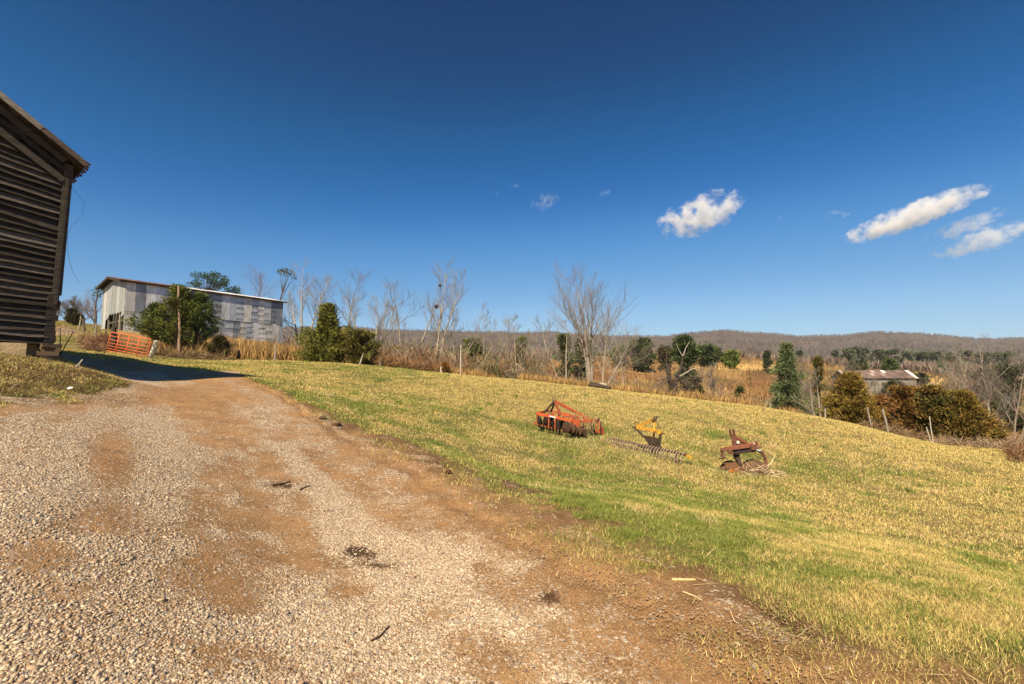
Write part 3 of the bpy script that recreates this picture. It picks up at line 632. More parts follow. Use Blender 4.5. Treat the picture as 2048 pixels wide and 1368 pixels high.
    stone = mat('foundation_block', attr=True, rough=.95, var=.3, scale=4, bump=.5, bscale=22, spec=.05)
    fo = part('foundation', mb, stone, t)
    mb = MB(); mb.cur = (.09,.06,.035); mb.add([q(.62, .172, -.1), q(1.12, .172, -.12), q(1.06, .172, .07), q(.78, .172, .085)], [(0,1,2,3)])
    mb.add([q(.62, .02, -.1), q(1.12, .02, -.12), q(1.06, .02, .07), q(.78, .02, .085)], [(0,1,2,3)])
    part('vent_hole', mb, stone, t, fo)
    mb = MB()
    for i, (s, o, z0, hh, r_) in enumerate(((-.02, .0, -.25, .28, .21), (.03, .02, .04, .11, .2), (-.04, -.02, .15, .1, .18), (.0, .01, .25, .09, .19))):
        g = .8+.3*rd.random(); mb.cur = (.15*g,.105*g,.065*g); ang = rd.uniform(-.2, .2)
        mb.box(q(s, o, z0+hh/2), (u*math.cos(ang)+n*math.sin(ang))*r_, (n*math.cos(ang)-u*math.sin(ang))*.16, UP*hh*.49)
    part('corner_pier', mb, stone, t)
    mb = MB(); mb.cur = (.04,.04,.04); mb.tube([q(-.1, .1, 4.5), q(-.38, .12, 4.15), q(-.36, .1, 3.8), q(-.18, .12, 3.45), q(-.12, .12, 3.2), q(-.16, .1, 2.7), q(-.28, .1, 2.25), q(-.42, .1, 2.0)], .003, 4)
    part('loose_wire', mb, M['rust'], t)
plank_barn()
# ------------------------------------------------------------------ metal clad barn
def metal_barn():
    rd = random.Random(11); C0 = P(246, 668, 41.0); L, W = 14.5, 6.9; a = R(35)
    e1 = A(math.sin(a), math.cos(a), 0); e2 = A(-math.cos(a), math.sin(a), 0); up = A(0, 0, 1); n1 = -e2; n2 = -e1
    H = P(248, 562, 41.0)[2]-C0[2]; RS = .62
    def q(s, d, z): return C0+e1*s+e2*d+up*z
    t = thing('metal_barn', 'grey corrugated metal barn with rust edged roof on the rise behind the gate', 'barn', C0)
    # long side: two rows of sheets
    m1 = mat('corrugated_side', attr=True, rough=.7, var=.38, scale=1.3, stretch=(1,1,.6), bump=.2, bscale=5, metal=.05, spec=.25)
    mb = MB(); tones = [(.38,.41,.44), (.54,.55,.55), (.22,.24,.27), (.62,.60,.55), (.42,.45,.49)]
    for row, (z0, z1) in enumerate(((-.9, 2.15), (2.10, H))):
        s = 0
        while s < L-.05:
            w_ = min(rd.uniform(.62, .8), L-s); g = rd.uniform(.8, 1.1); tn = tones[rd.randrange(5)]; slat = (row == 0 and 7.5 < s < 13 and rd.random() < .4) or (row == 1 and s > 7 and rd.random() < .5)
            off = .02+.02*row+rd.uniform(0, .015); nr = rd.choice((7, 9, 11)) if slat else 1
            for i in range(nr):
                if slat: g2 = g*(1.05 if i % 2 else rd.uniform(.65, .92))
                else: g2 = g
                mb.cur = tuple(c*g2 for c in tn); za = z0+(z1-z0)*i/nr; zb = z0+(z1-z0)*(i+1)/nr-(.0)
                # corrugated strip
                k = 8; vs = []
                for j in range(k+1):
                    x = s+(w_+.03)*j/k; o = off+(.006 if j % 2 else 0)-(.02 if slat and i % 2 == 0 else 0); vs += [q(x, 0, za)+n1*o, q(x, 0, zb)+n1*o]
                mb.add(vs, [(2*j, 2*j+2, 2*j+3, 2*j+1) for j in range(k)])
            s += w_
    part('side_sheeting', mb, m1, t)
    mb = MB(); mb.cur = (.16,.15,.15)
    mb.box(q(L/2, .06, H/2-.6), e1*L/2, e2*.04, up*(H/2+.55)); mb.box(q(L/2, W-.06, H/2-.6), e1*L/2, e2*.04, up*(H/2+.55)); mb.box(q(L-.06, W/2, H/2-.6), e1*.04, e2*(W/2-.1), up*(H/2+.55))
    mb.add([q(L-.04, 0, H), q(L-.04, W, H), q(L-.04, W/2, H+RS*1.05)], [(0, 1, 2)])
    part('wall', mb, M['wood'], t)
    # gable end toward the gate, open low down
    mb = MB(); s = 0.02; cols = [(.34,.34,.33), (.46,.45,.43), (.28,.29,.29), (.38,.38,.37), (.42,.42,.40)]
    while s < W-.02:
        w_ = min(rd.uniform(.6, .95), W-s); zr = lambda d: H+RS*2*min(d, W-d)/W
        zb = 2.15 if .35 < s < 4.2 else (1.8 if s < 5.0 else -.9)
        zb2 = zb-(.22 if 0 < zb else 0)
        g = rd.uniform(.8, 1.1); mb.cur = tuple(c*g for c in cols[rd.randrange(5)]); o = rd.uniform(.0, .03); k = 6; vs = []
        for j in range(k+1):
            d = s+w_*j/k; oo = o+(.02 if j % 2 else 0); vs += [q(0, d, zb+(zb2-zb)*j/k)+n2*oo, q(0, d, zr(d)-.02)+n2*oo]
        mb.add(vs, [(2*j, 2*j+1, 2*j+3, 2*j+2) for j in range(k)]); s += w_
    part('gable_sheeting', mb, M['sheet'], t)
    mb = MB()
    for d, z1, g in ((.3, 2.3, 1.0), (1.5, 2.3, 1.5), (2.5, 2.2, .6), (3.3, 2.1, .6), (4.9, 2.2, 1.2)):
        mb.cur = (.2*g,.17*g,.13*g); mb.box(q(.12, d, z1/2-.4), e1*.07, e2*(.14 if d == 1.5 else .08), up*(z1/2+.5))
    mb.cur = (.1,.08,.06); mb.box(q(.12, 2.4, 1.3), e1*.03, e2*2.2, up*.08)
    part('door_post', mb, M['wood'], t)
    # roof
    mb = MB(); rust = (.20,.095,.06); wht = (.68,.66,.64)
    ov, rk = .24, .55; sl = RS*2/W
    for sg in (0, 1):
        f = (lambda d: d) if sg == 0 else (lambda d: W-d); ns = 24
        for i in range(ns):
            s0 = -rk+(L+rk+.4)*i/ns; s1 = -rk+(L+rk+.4)*(i+1)/ns; tt = i/ns+rd.uniform(-.12, .12)
            c = rust if tt < .32 else wht; g = rd.uniform(.8, 1.15); mb.cur = tuple(x*g for x in c); lift = rd.uniform(0, .02)
            v = [q(s0, f(-ov), H-sl*ov+.06), q(s1, f(-ov), H-sl*ov+.06), q(s1, W/2, H+RS+.10), q(s0, W/2, H+RS+.10)]
            v = [x+up*lift for x in v]; v += [x+up*.035 for x in v]
            mb.add(v, [(3,2,1,0), (4,5,6,7), (0,1,5,4), (1,2,6,5), (2,3,7,6), (3,0,4,7)])
    rf = part('roof', mb, M['sheet'], t)
    mb = MB(); mb.cur = (.03,.022,.018)  # near-black sheet under the roof puts the overhang's shade into its colour
    for sg in (0, 1):
        g_ = (lambda d: d) if sg == 0 else (lambda d: W-d)
        mb.add([q(-rk+.01, g_(-ov), H-sl*ov+.045), q(L+.35, g_(-ov), H-sl*ov+.045), q(L+.35, W/2, H+RS+.085), q(-rk+.01, W/2, H+RS+.085)], [(0,1,2,3)])
    mb.cur = (.05,.04,.03)
    for d0, d1 in ((-ov, W/2), (W+ov, W/2)):
        z0 = H-sl*ov; mb.beam(q(-rk+.03, d0, z0-.03), q(-rk+.03, d1, H+RS), .05, .17); mb.beam(q(-.1, d0, z0-.05), q(-.1, d1, H+RS-.03), .05, .14)
    mb.cur = (.04,.03,.025); mb.beam(q(-rk, -ov+.02, H-sl*ov-.02), q(L+.4, -ov+.02, H-sl*ov-.02), .04, .12)
    part('fascia_and_shade_sheet', mb, M['wood'], t, rf)
metal_barn()
# ------------------------------------------------------------------ grey barn in the hollow
def log_barn():
    rd = random.Random(5); Y0 = 98.; a = R(-6); C = P(1696, 792, Y0); e1 = A(math.cos(a), math.sin(a), 0); e2 = A(-math.sin(a), math.cos(a), 0); up = A(0, 0, 1)
    L = 13.6; W = 5.2; H = P(1696, 755, Y0)[2]-C[2]; RS = 1.45
    def q(s, d, z): return C+e1*s+e2*d+up*z
    t = thing('log_barn', 'weathered grey barn with rusty tin gable roof down in the hollow behind the cedars', 'barn', C)
    mb = MB(); z = -.8
    while z < H:
        g = rd.uniform(.7, 1.15); s = 0
        while s < L:
            w_ = min(rd.uniform(2, 5), L-s); g2 = g*rd.uniform(.85, 1.1); mb.cur = (.25*g2,.22*g2,.185*g2); mb.box(q(s+w_/2, .02+rd.uniform(0, .03), z+.13), e1*w_/2, e2*.05, up*.125); s += w_
        mb.cur = (.17*g,.13*g,.10*g); mb.box(q(0, W/2, z+.13), e1*.05, e2*W/2, up*.12); mb.box(q(L, W/2, z+.13), e1*.05, e2*W/2, up*.12); mb.box(q(L/2, W, z+.13), e1*L/2, e2*.05, up*.12)
        z += .27
    for x in (0, L):
        mb.cur = (.14,.105,.08); mb.add([q(x, 0, H-.05), q(x, W, H-.05), q(x, W/2, H+RS)], [(0, 1, 2)])
    part('wall', mb, M['wood'], t)
    mb = MB(); mb.cur = (.02,.018,.015); mb.box(q(7.1, -.03, H-1.35), e1*.2, e2*.05, up*.22); part('window', mb, M['wood'], t)
    mb = MB(); ns = 20
    for sg in (0, 1):
        f = (lambda d: d) if sg == 0 else (lambda d: W-d)
        for i in range(ns):
            for r_ in range(3):
                s0 = -.35+(L+.7)*i/ns; s1 = -.35+(L+.7)*(i+1)/ns; g = rd.uniform(.75, 1.2); c = (.165,.115,.098) if rd.random() < .75 else (.36,.28,.24)
                if i == 12 and r_ == 2 or i == 19: c = (.68,.62,.58)
                mb.cur = tuple(x*g for x in c); d0 = -.4+(W/2+.4)*r_/3; d1 = -.4+(W/2+.4)*(r_+1)/3; zf = lambda d: H+RS*d/(W/2)+.05
                lf = r_*.012+rd.uniform(0, .02); v = [q(s0, f(d0), zf(d0)+lf), q(s1, f(d0), zf(d0)+lf), q(s1, f(d1), zf(d1)+lf), q(s0, f(d1), zf(d1)+lf)]
                v += [x+up*.04 for x in v]; mb.add(v, [(3,2,1,0), (4,5,6,7), (0,1,5,4), (1,2,6,5), (2,3,7,6), (3,0,4,7)])
    part('roof', mb, M['sheet'], t)
    mb = MB(); mb.cur = (.10,.07,.05)                        # low lean-to at the left end
    mb.box(q(-1.0, 1.5, .35), e1*.9, e2*1.3, up*.9); mb.cur = (.16,.11,.09); mb.beam(q(-2.1, 1.5, 1.25), q(.0, 1.5, 1.75), 3.0, .06)
    part('lean_to', mb, M['wood'], t)
log_barn()
# ------------------------------------------------------------------ orange tube gate
def gate():
    tl, bl_, tr, br = P(222, 664, 26.3), P(213, 701, 26.0), P(302, 678, 25.0), P(295, 718, 24.7)
    t = thing('tube_gate', 'leaning orange tubular steel farm gate with six lower rails at the end of the track', 'gate', (bl_+br)/2)
    pt = lambda s, h: bl_*(1-s)*(1-h)+br*s*(1-h)+tl*(1-s)*h+tr*s*h
    O = (.68,.15,.045)
    mb = MB(); mb.cur = O; mb.tube([pt(0, .04), pt(0, .93), pt(.012, 1), pt(.985, 1), pt(1, .93), pt(1, 0), pt(0, 0), pt(0, .05)], .026, 7); mb.smooth = True
    part('frame', mb, M['gate'], t)
    for h in (.13, .27, .42, .60, .80):
        mb = MB(); mb.cur = O; mb.smooth = True; mb.tube([pt(0, h), pt(.5, h-.006), pt(1, h)], .02, 6); part('rail', mb, M['gate'], t)
    for s in (.24, .49, .74):
        mb = MB(); g = .85; mb.cur = tuple(c*g for c in O); mb.smooth = True; mb.beam(pt(s, 0)+A(0,-.03,0), pt(s, 1)+A(0,-.03,0), .045, .02); part('upright', mb, M['gate'], t)
gate()
# ------------------------------------------------------------------ posts
def post(name, x0, y0, x1, y1, Y, r, col, label, cat, group=None):
    b = P(x0, y0, Y); g = hz(b[0], b[1]); tp = P(x1, y1, Y)
    rd = random.Random(int(x0*7+y0)); mb = MB(); n = 5; ps = []; rs = []
    foot = b.copy(); foot[2] = g-.15
    for i in range(n+1):
        f = i/n; p = foot*(1-f)+tp*f; p[:2] += [rd.uniform(-.3, .3)*r, rd.uniform(-.3, .3)*r]; ps.append(p); rs.append(r*(1.1-.25*f)*rd.uniform(.9, 1.1))
    mb.cur = col; mb.tube(ps, rs, 8); solo(name, mb, M['wood'], (foot[0], foot[1], g), label, cat, group)
FG = 'fence posts along the field edge'; GR = (.30,.26,.21); LG = (.48,.42,.33); BR = (.14,.105,.08)
post('fence_post', 297, 716, 314, 682, 25.2, .13, LG, 'thick split post leaning beside the right end of the orange gate', 'post', FG)
post('gate_post', 229, 702, 228, 655, 26.8, .14, (.06,.05,.04), 'dark square post standing behind the left end of the orange gate', 'post', FG)
post('utility_pole', 360, 713, 357, 572, 30.4, .085, (.34,.23,.15), 'tall thin wooden pole rising through the cedars beside the metal barn', 'pole')
for a in (
 (169,667,167,637,38,.09,BR,'grey fence post on the rise left of the metal barn door'),
 (158,659,162,632,42,.07,GR,'thin leaning post just right of the small cedar on the rise'),
 (191,672,193,647,34,.06,GR,'short post in the weeds nearest the metal barn door'),
 (476,717,478,700,31.2,.09,(.05,.04,.03),'short black stump post right of the low dark cedar bush'),
 (550,719,552,690,31.0,.07,GR,'grey post in the tall straw below the right end of the metal barn'),
 (612,724,613,700,30.9,.06,LG,'pale post at the left foot of the big round cedar'),
 (718,727,727,706,29.8,.05,LG,'white leaning stick post in front of the small brown cedar'),
 (759,732,761,717,30.4,.09,LG,'stubby pale post just right of the small brown cedar'),
 (882,742,882,733,29.4,.06,LG,'tiny pale stub post at the field edge by the orange seedling'),
 (921,750,922,690,30.0,.04,LG,'slim pale snag post standing among the grey thicket'),
 (1744,840,1734,815,25.6,.045,GR,'pale post leaning left in front of the rounded golden cedar'),
 (1776,847,1766,818,25.3,.06,GR,'thick pale post leaning left under the rusty cedar bush'),
 (1865,870,1859,833,24.4,.03,LG,'thin white upright stake in front of the dark cedar'),
 (1862,869,1853,855,24.2,.028,LG,'short white stake leaning hard left at the foot of the thin one'),
 (1650,830,1650,817,26.2,.05,GR,'small grey stub post left of the rounded golden cedar'),
 (1540,818,1541,806,27.4,.05,GR,'small grey stub post below the tall pine')):
    post('fence_post', *a[:7], a[7], 'post', FG)
# ------------------------------------------------------------------ loose things on the ground
def rock(px, py, Y, r, col, label, cat='rock', sq=.7, name='rock'):
    p = G(px, Y); rd = np.random.default_rng(int(px)); mb = MB(); mb.cur = col; n = 10; m_ = 6; vs = []
    for i in range(m_+1):
        for j in range(n):
            th = math.pi*i/m_; ph = 2*math.pi*j/n; d = A(math.sin(th)*math.cos(ph), math.sin(th)*math.sin(ph), math.cos(th)*sq); vs.append(p+A(0, 0, r*sq*.6)+d*r*(1+rd.normal(0, .1)))
    fs = [(i*n+j, (i+1)*n+j, (i+1)*n+(j+1) % n, i*n+(j+1) % n) for i in range(m_) for j in range(n)]
    mb.add(vs, fs); solo(name, mb, M['stone'], p, label, cat)
rock(207, 690, 27.2, .22, (.62,.58,.53), 'upright white rock in the weeds just left of the orange gate', sq=1.3)
rock(195, 695, 26.5, .19, (.60,.57,.52), 'smaller white rock left of the upright one by the gate')
rock(897, 925, 7.15, .055, (.07,.03,.018), 'dark brown clod lying on the dirt margin by the grass edge', 'clod', .5, 'dirt_clod')
rock(673, 849, 9.6, .10, (.11,.06,.035), 'dark dug up clod of mud on the right shoulder of the driveway', 'clod', .35, 'dirt_clod')
rock(645, 843, 9.9, .09, (.12,.07,.04), 'flatter mud clod left of the dark one on the driveway shoulder', 'clod', .35, 'dirt_clod')
def stick(pl, r, col, name, label, cat='stick', lift=.01):
    mb = MB(); mb.cur = col; ps = []
    for px, py, dz in pl:
        h = HIT(px, py) if dz is None else None; ps.append(h+A(0, 0, lift) if h is not None else dz)
    mb.tube(ps, [r*(1-.4*i/len(ps)) for i in range(len(ps))], 6); solo(name, mb, M['bark'], ps[0], label, cat)
stick([(742,1292,None),(760,1278,None),(778,1262,None)], .006, (.09,.055,.03), 'stick', 'dark twig lying on the gravel at the bottom centre')
stick([(1344,1162,None),(1367,1164,None),(1391,1164,None)], .012, (.62,.45,.22), 'corn_stalk', 'pale yellow stalk lying on the brown margin of the driveway', 'stalk', .012)
stick([(1366,1188,None),(1388,1196,None),(1404,1204,None)], .007, (.5,.38,.2), 'corn_stalk', 'thin straw stalk on the gravel just below the fat pale one', 'stalk')
stick([(545,975,None),(565,971,None),(580,964,None)], .010, (.10,.05,.03), 'stick', 'dark bent twig on the bare patch at the middle of the driveway')
stick([(600,982,None),(612,978,None),(620,976,None)], .009, (.10,.05,.03), 'stick', 'short dark twig right of the bent one on the driveway')
stick([(20,780,None),(30,774,None),(40,768,None)], .014, (.55,.47,.38), 'stick', 'bleached stick lying on the grass at the left edge below the barn')
def paper():
    p = G(139, 8.3); mb = MB(); mb.cur = (.8,.76,.7); mb.add([p+A(-.05,-.02,.03), p+A(.01,-.03,.02), p+A(.06,-.01,.04), p+A(.03,.03,.05), p+A(-.01,.02,.07), p+A(0,0,.04)], [(0,1,5),(1,2,5),(2,3,5),(3,4,5),(4,0,5)])
    solo('scrap_paper', mb, M['paint'], p, 'crumpled white scrap lying in the cut weeds below the plank barn', 'litter')
paper()
def log_pile():
    mb = MB(); a = G(1178, 28.6); b = G(1222, 27.9); mb.cur = (.06,.045,.035); up = A(0,0,1)
    mb.tube([a+up*.16, (a+b)/2+up*.17, b+up*.12], [.12,.11,.09], 9); mb.cur = (.09,.07,.05); mb.tube([a+up*.34+A(.1,.1,0), (a+b)/2+up*.30], [.1,.08], 7)
    mb.cur = (.5,.46,.4); mb.tube([(a+b)/2+up*.35, b*.8+a*.2+up*.32], [.05,.04], 6)
    solo('fallen_log', mb, M['bark'], a, 'dark fallen log lying at the field edge below the big bare tree', 'log')
log_pile()
# ------------------------------------------------------------------ trees
def bare_tree(p, h, seed, lean=(0, 0), spread=.5, start=.3, n0=12, stems=((0, 0, 1.0),), r0=None, tone=(.40,.34,.27), up=.35, twist=.14, levels=3, label='', top_dense=1.0, cat='tree', name='bare_tree', tw=.0075, group='bare trees beyond the field', parent_tree=None):
    rd = random.Random(seed); r0 = r0 or h*.013; TR = MB(); CR = MB(); dk = tuple(c*.72 for c in tone)
    def curve(p, d, L, r, k, wob, upf, rend=.15):
        ps = [p]; rs = [r]; d = unit(d); q_ = p
        for i in range(k):
            d = unit(d+A(rd.gauss(0, wob), rd.gauss(0, wob), rd.gauss(0, wob*.5)+upf)); q_ = q_+d*L/k; ps.append(q_); rs.append(max(r*(1-(1-rend)*(i+1)/k), tw*.5))
        return ps, rs, d
    def at(ps, f):
        x = f*(len(ps)-1); i = min(int(x), len(ps)-2); a = x-i; return ps[i]*(1-a)+ps[i+1]*a, unit(ps[i+1]-ps[i])
    def side(d, ang):
        a = rd.uniform(0, 2*math.pi); s = unit(np.cross(d, A(math.cos(a), math.sin(a), .15))); return unit(d*math.cos(ang)+s*math.sin(ang))
    for sx, sy, sh in stems:
        d = A(lean[0]+sx*.25, lean[1]+sy*.25, 1); hh = h*sh
        ps, rs, _ = curve(p+A(sx*.12, sy*.12, -.2), d, hh*1.02, r0*(.75+.25*sh), 8, .05, .02 if not any(lean) else .0, .08)
        TR.cur = tone; TR.tube(ps, rs, 7)
        for b in range(n0):
            f = start+(1-start)*((b+rd.random()*.7)/n0)**top_dense; q0, dd = at(ps, min(f, .98)); L1 = hh*spread*1.45*(1.15-f)**.55*rd.uniform(.6, 1.1)*(.55+.45*min(1, (f-start)*4+.5))
            r1 = max(rs[min(int(f*8), 8)]*.5, tw*1.3)
            p1, q1, _ = curve(q0, side(dd, rd.uniform(.5, .95)), L1, r1, 6, twist, up*.22, .22); CR.cur = tuple(c*rd.uniform(.7, 1.0) for c in tone); CR.tube(p1, q1, 4, False)
            for c in range(8 if levels > 1 else 0):
                g0, gd = at(p1, .2+.8*(c+rd.random()*.6)/8); L2 = L1*rd.uniform(.3, .62)*(1.25-.6*c/8)
                p2, q2, _ = curve(g0, side(gd, rd.uniform(.35, .75)), L2, max(r1*.4, tw*.9), 3, twist*.8, up*.3, .3); CR.cur = tuple(x*rd.uniform(.75, 1.05) for x in dk); CR.tube(p2, q2, 3, False)
                for e in range(5 if levels > 2 else 0):
                    k0, kd = at(p2, .15+.85*(e+rd.random()*.6)/6); L3 = L2*rd.uniform(.45, .85)
                    p3, q3, _ = curve(k0, side(kd, rd.uniform(.35, .7)), L3, tw*.6, 2, twist*.7, up*.35, .5); CR.tube(p3, q3, 3, False)
    t = thing(name, label, cat, p, group); part('trunk', TR, M['bark'], t); part('crown', CR, M['bark'], t); return t
W1 = (.37,.31,.24); W2 = (.29,.24,.19); W3 = (.22,.17,.13)
def BT(px, Y, ptop, seed, label, **k):
    p = G(px, Y); h = P(px, ptop, Y)[2]-p[2]; return bare_tree(p, h, seed, label=label, **k)
BT(600, 56, 533, 1, 'tall pale bare tree with two upright stems just right of the metal barn', stems=((0,0,1),(1.6,.3,.94),(-1.0,.5,.8)), spread=.26, start=.30, n0=10, tone=W1, r0=.15)
BT(622, 54, 562, 2, 'slender bare tree curving right out of the big round cedar top', lean=(.10,0), spread=.34, start=.4, n0=9, tone=W2, r0=.13)
BT(577, 60, 600, 3, 'thin bare tree hugging the right corner of the metal barn', spread=.25, n0=9, tone=W2, stems=((0,0,1),(-1,0,.85)))
BT(691, 46, 560, 4, 'dark thin bare tree with long drooping limbs, left of the pale vase tree', spread=.36, start=.42, n0=8, tone=W3, r0=.13, twist=.22)
BT(748, 44, 575, 5, 'vase shaped pale bare tree with several trunks right of the small brown cedar', stems=((-.9,0,.98),(.6,.2,1),(0,.5,.9),(1.4,0,.86)), spread=.24, start=.35, n0=9, tone=W1, r0=.11, up=.6)
BT(786, 42, 628, 6, 'small pale bare sapling between the vase tree and the forked tree', spread=.3, n0=8, tone=W1, r0=.07)
BT(812, 45, 560, 7, 'bare tree forking high into two crooked arms left of the tallest tree', stems=((-.6,0,.98),(.9,0,1.0)), spread=.28, start=.45, n0=7, tone=W2, r0=.13, twist=.24)
BT(868, 42, 524, 8, 'tallest narrow bare tree with twin pale trunks and a dark nest', stems=((0,0,1),(.9,.3,.92)), spread=.22, start=.28, n0=14, tone=W1, r0=.13, up=.6)
BT(905, 41, 628, 9, 'short broad bare tree just right of the tallest twin trunk tree', stems=((0,0,1),(1.4,0,.9),(-1,0,.8)), spread=.32, n0=8, tone=W2, r0=.08)
BT(968, 38, 622, 10, 'windswept bare sapling clump whose tips bend right', stems=((.2,0,1),(1.6,0,.95),(.8,.4,.85),(2.6,0,.7)), spread=.26, n0=8, tone=W1, r0=.06, up=.5)
BT(1036, 36, 638, 11, 'clump of thin pale stems standing in front of an olive bush', stems=((0,0,1),(-.7,0,.8),(.8,.2,.85),(.3,0,.7)), spread=.26, n0=8, tone=W1, r0=.07)
BT(1128, 34, 640, 12, 'medium pale bare tree just left of the biggest bare tree', stems=((-1.0,0,1),(.5,0,.95)), spread=.34, start=.3, n0=9, tone=W1, r0=.08)
BT(1182, 36, 556, 13, 'biggest bare tree with a dense fan of branches at the field edge', stems=((0,0,1),(-.35,.2,.9),(.3,.3,.84)), spread=.40, start=.28, n0=13, tone=W2, r0=.15, up=.75)
BT(1204, 35, 650, 14, 'pale bare tree spreading right, immediately beside the biggest one', lean=(.06,0), stems=((0,0,1),(.8,0,.85)), spread=.55, start=.3, n0=9, tone=W1, r0=.10, up=.45)
BT(1247, 31, 702, 15, 'low pale bare shrub tree right of the fallen log', spread=.55, start=.2, n0=9, tone=W1, r0=.06)
BT(1075, 35, 690, 16, 'spindly pale bare shrub left of the medium pale tree', stems=((0,0,1),(.8,0,.9)), spread=.4, start=.2, n0=7, tone=W1, r0=.05)
BT(1640, 28.5, 748, 17, 'small pale forked bare tree between the tall pine and the golden cedar', lean=(-.08,0), stems=((.5,0,1),(-1.2,0,.85)), spread=.42, start=.2, n0=8, tone=W1, r0=.06)
BT(1998, 38, 690, 18, 'pale twin trunk tree near the right edge beyond the dark cedar', stems=((0,0,1),(-1.0,0,.97)), lean=(-.12,0), spread=.30, start=.35, n0=9, tone=W1, r0=.13)
BT(1935, 44, 728, 19, 'thin bare tree behind the top of the dark right cedar', lean=(-.2,0), spread=.32, n0=8, tone=W1, r0=.08)
BT(2030, 46, 715, 20, 'shadowy brown bare tree cut by the right edge', spread=.4, n0=10, tone=W2, r0=.1, stems=((0,0,1),(1.5,0,.9)))
BT(510, 75, 556, 21, 'round topped reddish bare tree behind the metal barn roof', spread=.48, start=.3, n0=14, tone=(.30,.20,.17), r0=.14)
BT(188, 62, 594, 22, 'grey bare tree behind the left end of the metal barn', spread=.55, start=.15, n0=14, tone=(.28,.23,.2), r0=.14)
for i, (px, Y, tp) in enumerate(((112,88,612),(128,92,608),(143,86,606),(168,90,610))):
    BT(px, Y, tp, 30+i, 'small grey bare tree on the skyline of the rise behind the plank barn', spread=.6, start=.15, n0=9, tone=(.24,.2,.17), r0=.08, levels=3, group='bare trees on the left skyline', tw=.03)
for i, (px, Y, tp) in enumerate(((1905,48,742),(1960,52,738),(1870,50,752),(1720,60,745),(1590,62,730),(1420,52,745))):
    BT(px, Y, tp, 50+i, ('low bare tree behind the dark right cedar, left of the thin one','bare scrub tree between the thin tree and the twin trunk tree','low scrub tree above the rusty cedar bushes','bare scrub tree at the left gable of the hollow barn','scrub tree between the tall pine and the dark cedar behind it','pale scrub tree on the brown slope left of the tall pine')[i], spread=.5, start=.15, n0=8, tone=W2, r0=.08, stems=((0,0,1),(1,0,.8)), tw=.018)
# gnarled dead tree
def dead_tree():
    p = G(1345, 29.0); t = thing('dead_tree', 'blackened gnarled dead tree with broken limbs at the field edge', 'tree', p, 'bare trees beyond the field')
    Y = 29.0; mb = MB(); mb.cur = (.055,.042,.034); b = p-A(0, 0, .3)
    def pl(*l): return [P(x, y, Y+d) for x, y, d in l]
    mb.tube([b]+pl((1344,772,0),(1338,755,0),(1336,735,.1),(1340,728,.1)), [.22,.17,.14,.12,.07], 8)
    mb.tube([b+A(.15,0,0)]+pl((1350,770,-.1),(1354,758,0),(1362,735,0),(1366,712,0)), [.18,.13,.11,.09,.05], 7)
    part('trunk', mb, M['bark'], t); mb = MB(); mb.cur = (.09,.07,.055)
    for l, r in (((( 1338,755,0),(1333,730,.1),(1334,702,.1)), .08), (((1352,756,0),(1368,748,-.1),(1384,738,0),(1395,735,0)), .06), (((1366,712,0),(1372,695,0),(1380,683,0)), .035), (((1366,714,0),(1358,700,0),(1352,686,0)), .03), (((1350,772,0),(1366,777,-.2),(1384,785,-.3),(1398,792,-.3)), .05), (((1340,768,0),(1326,758,.2),(1312,762,.2)), .04), (((1334,715,0),(1328,722,0)), .03), (((1362,735,0),(1370,742,0),(1380,760,0)), .03)):
        if l[0][0] == 1352 or l[0][0] == 1366: mb.cur = (.34,.29,.24)
        else: mb.cur = (.075,.058,.045)
        mb.tube(pl(*l), [r*(1-.6*i/(len(l)-1)) for i in range(len(l))], 6)
    rd = random.Random(4)
    for i in range(90):
        x = rd.uniform(1305, 1400); y = rd.uniform(745, 790); mb.cur = (.16,.125,.10); a = P(x, y, Y+rd.uniform(-.6, .8)); mb.tube([a, a+A(rd.uniform(-.5, .5), rd.uniform(-.3, .3), rd.uniform(-.1, .5)), a+A(rd.uniform(-.8, .8), rd.uniform(-.3, .3), rd.uniform(-.3, .7))], [.018, .012, .006], 3, False)
    part('limb', mb, M['bark'], t)
dead_tree()
def nest():
    for px, py, r, lab in ((873, 613, .20, 'dark leafy nest lodged in the tallest twin trunk tree'), (880, 571, .11, 'small dark clump high in the tallest twin trunk tree')):
        c = P(px, py, 42); n = 500; d = rng.normal(0, 1, (n, 3)); base = c+d*r*.38
        o = twigs(base, d, np.full(n, r*.6), np.full(n, .02), np.tile(A(.12,.07,.05), (n, 1))*rng.uniform(.5, 1.5, (n, 1)), 'nest', None, 3, None)
        me = o.data; co = np.empty(len(me.vertices)*3, np.float32); me.vertices.foreach_get('co', co); co = (co.reshape(-1, 3)-c).astype(np.float32); me.vertices.foreach_set('co', co.ravel()); o.location = tuple(c); tag(o, lab, 'nest')
nest()
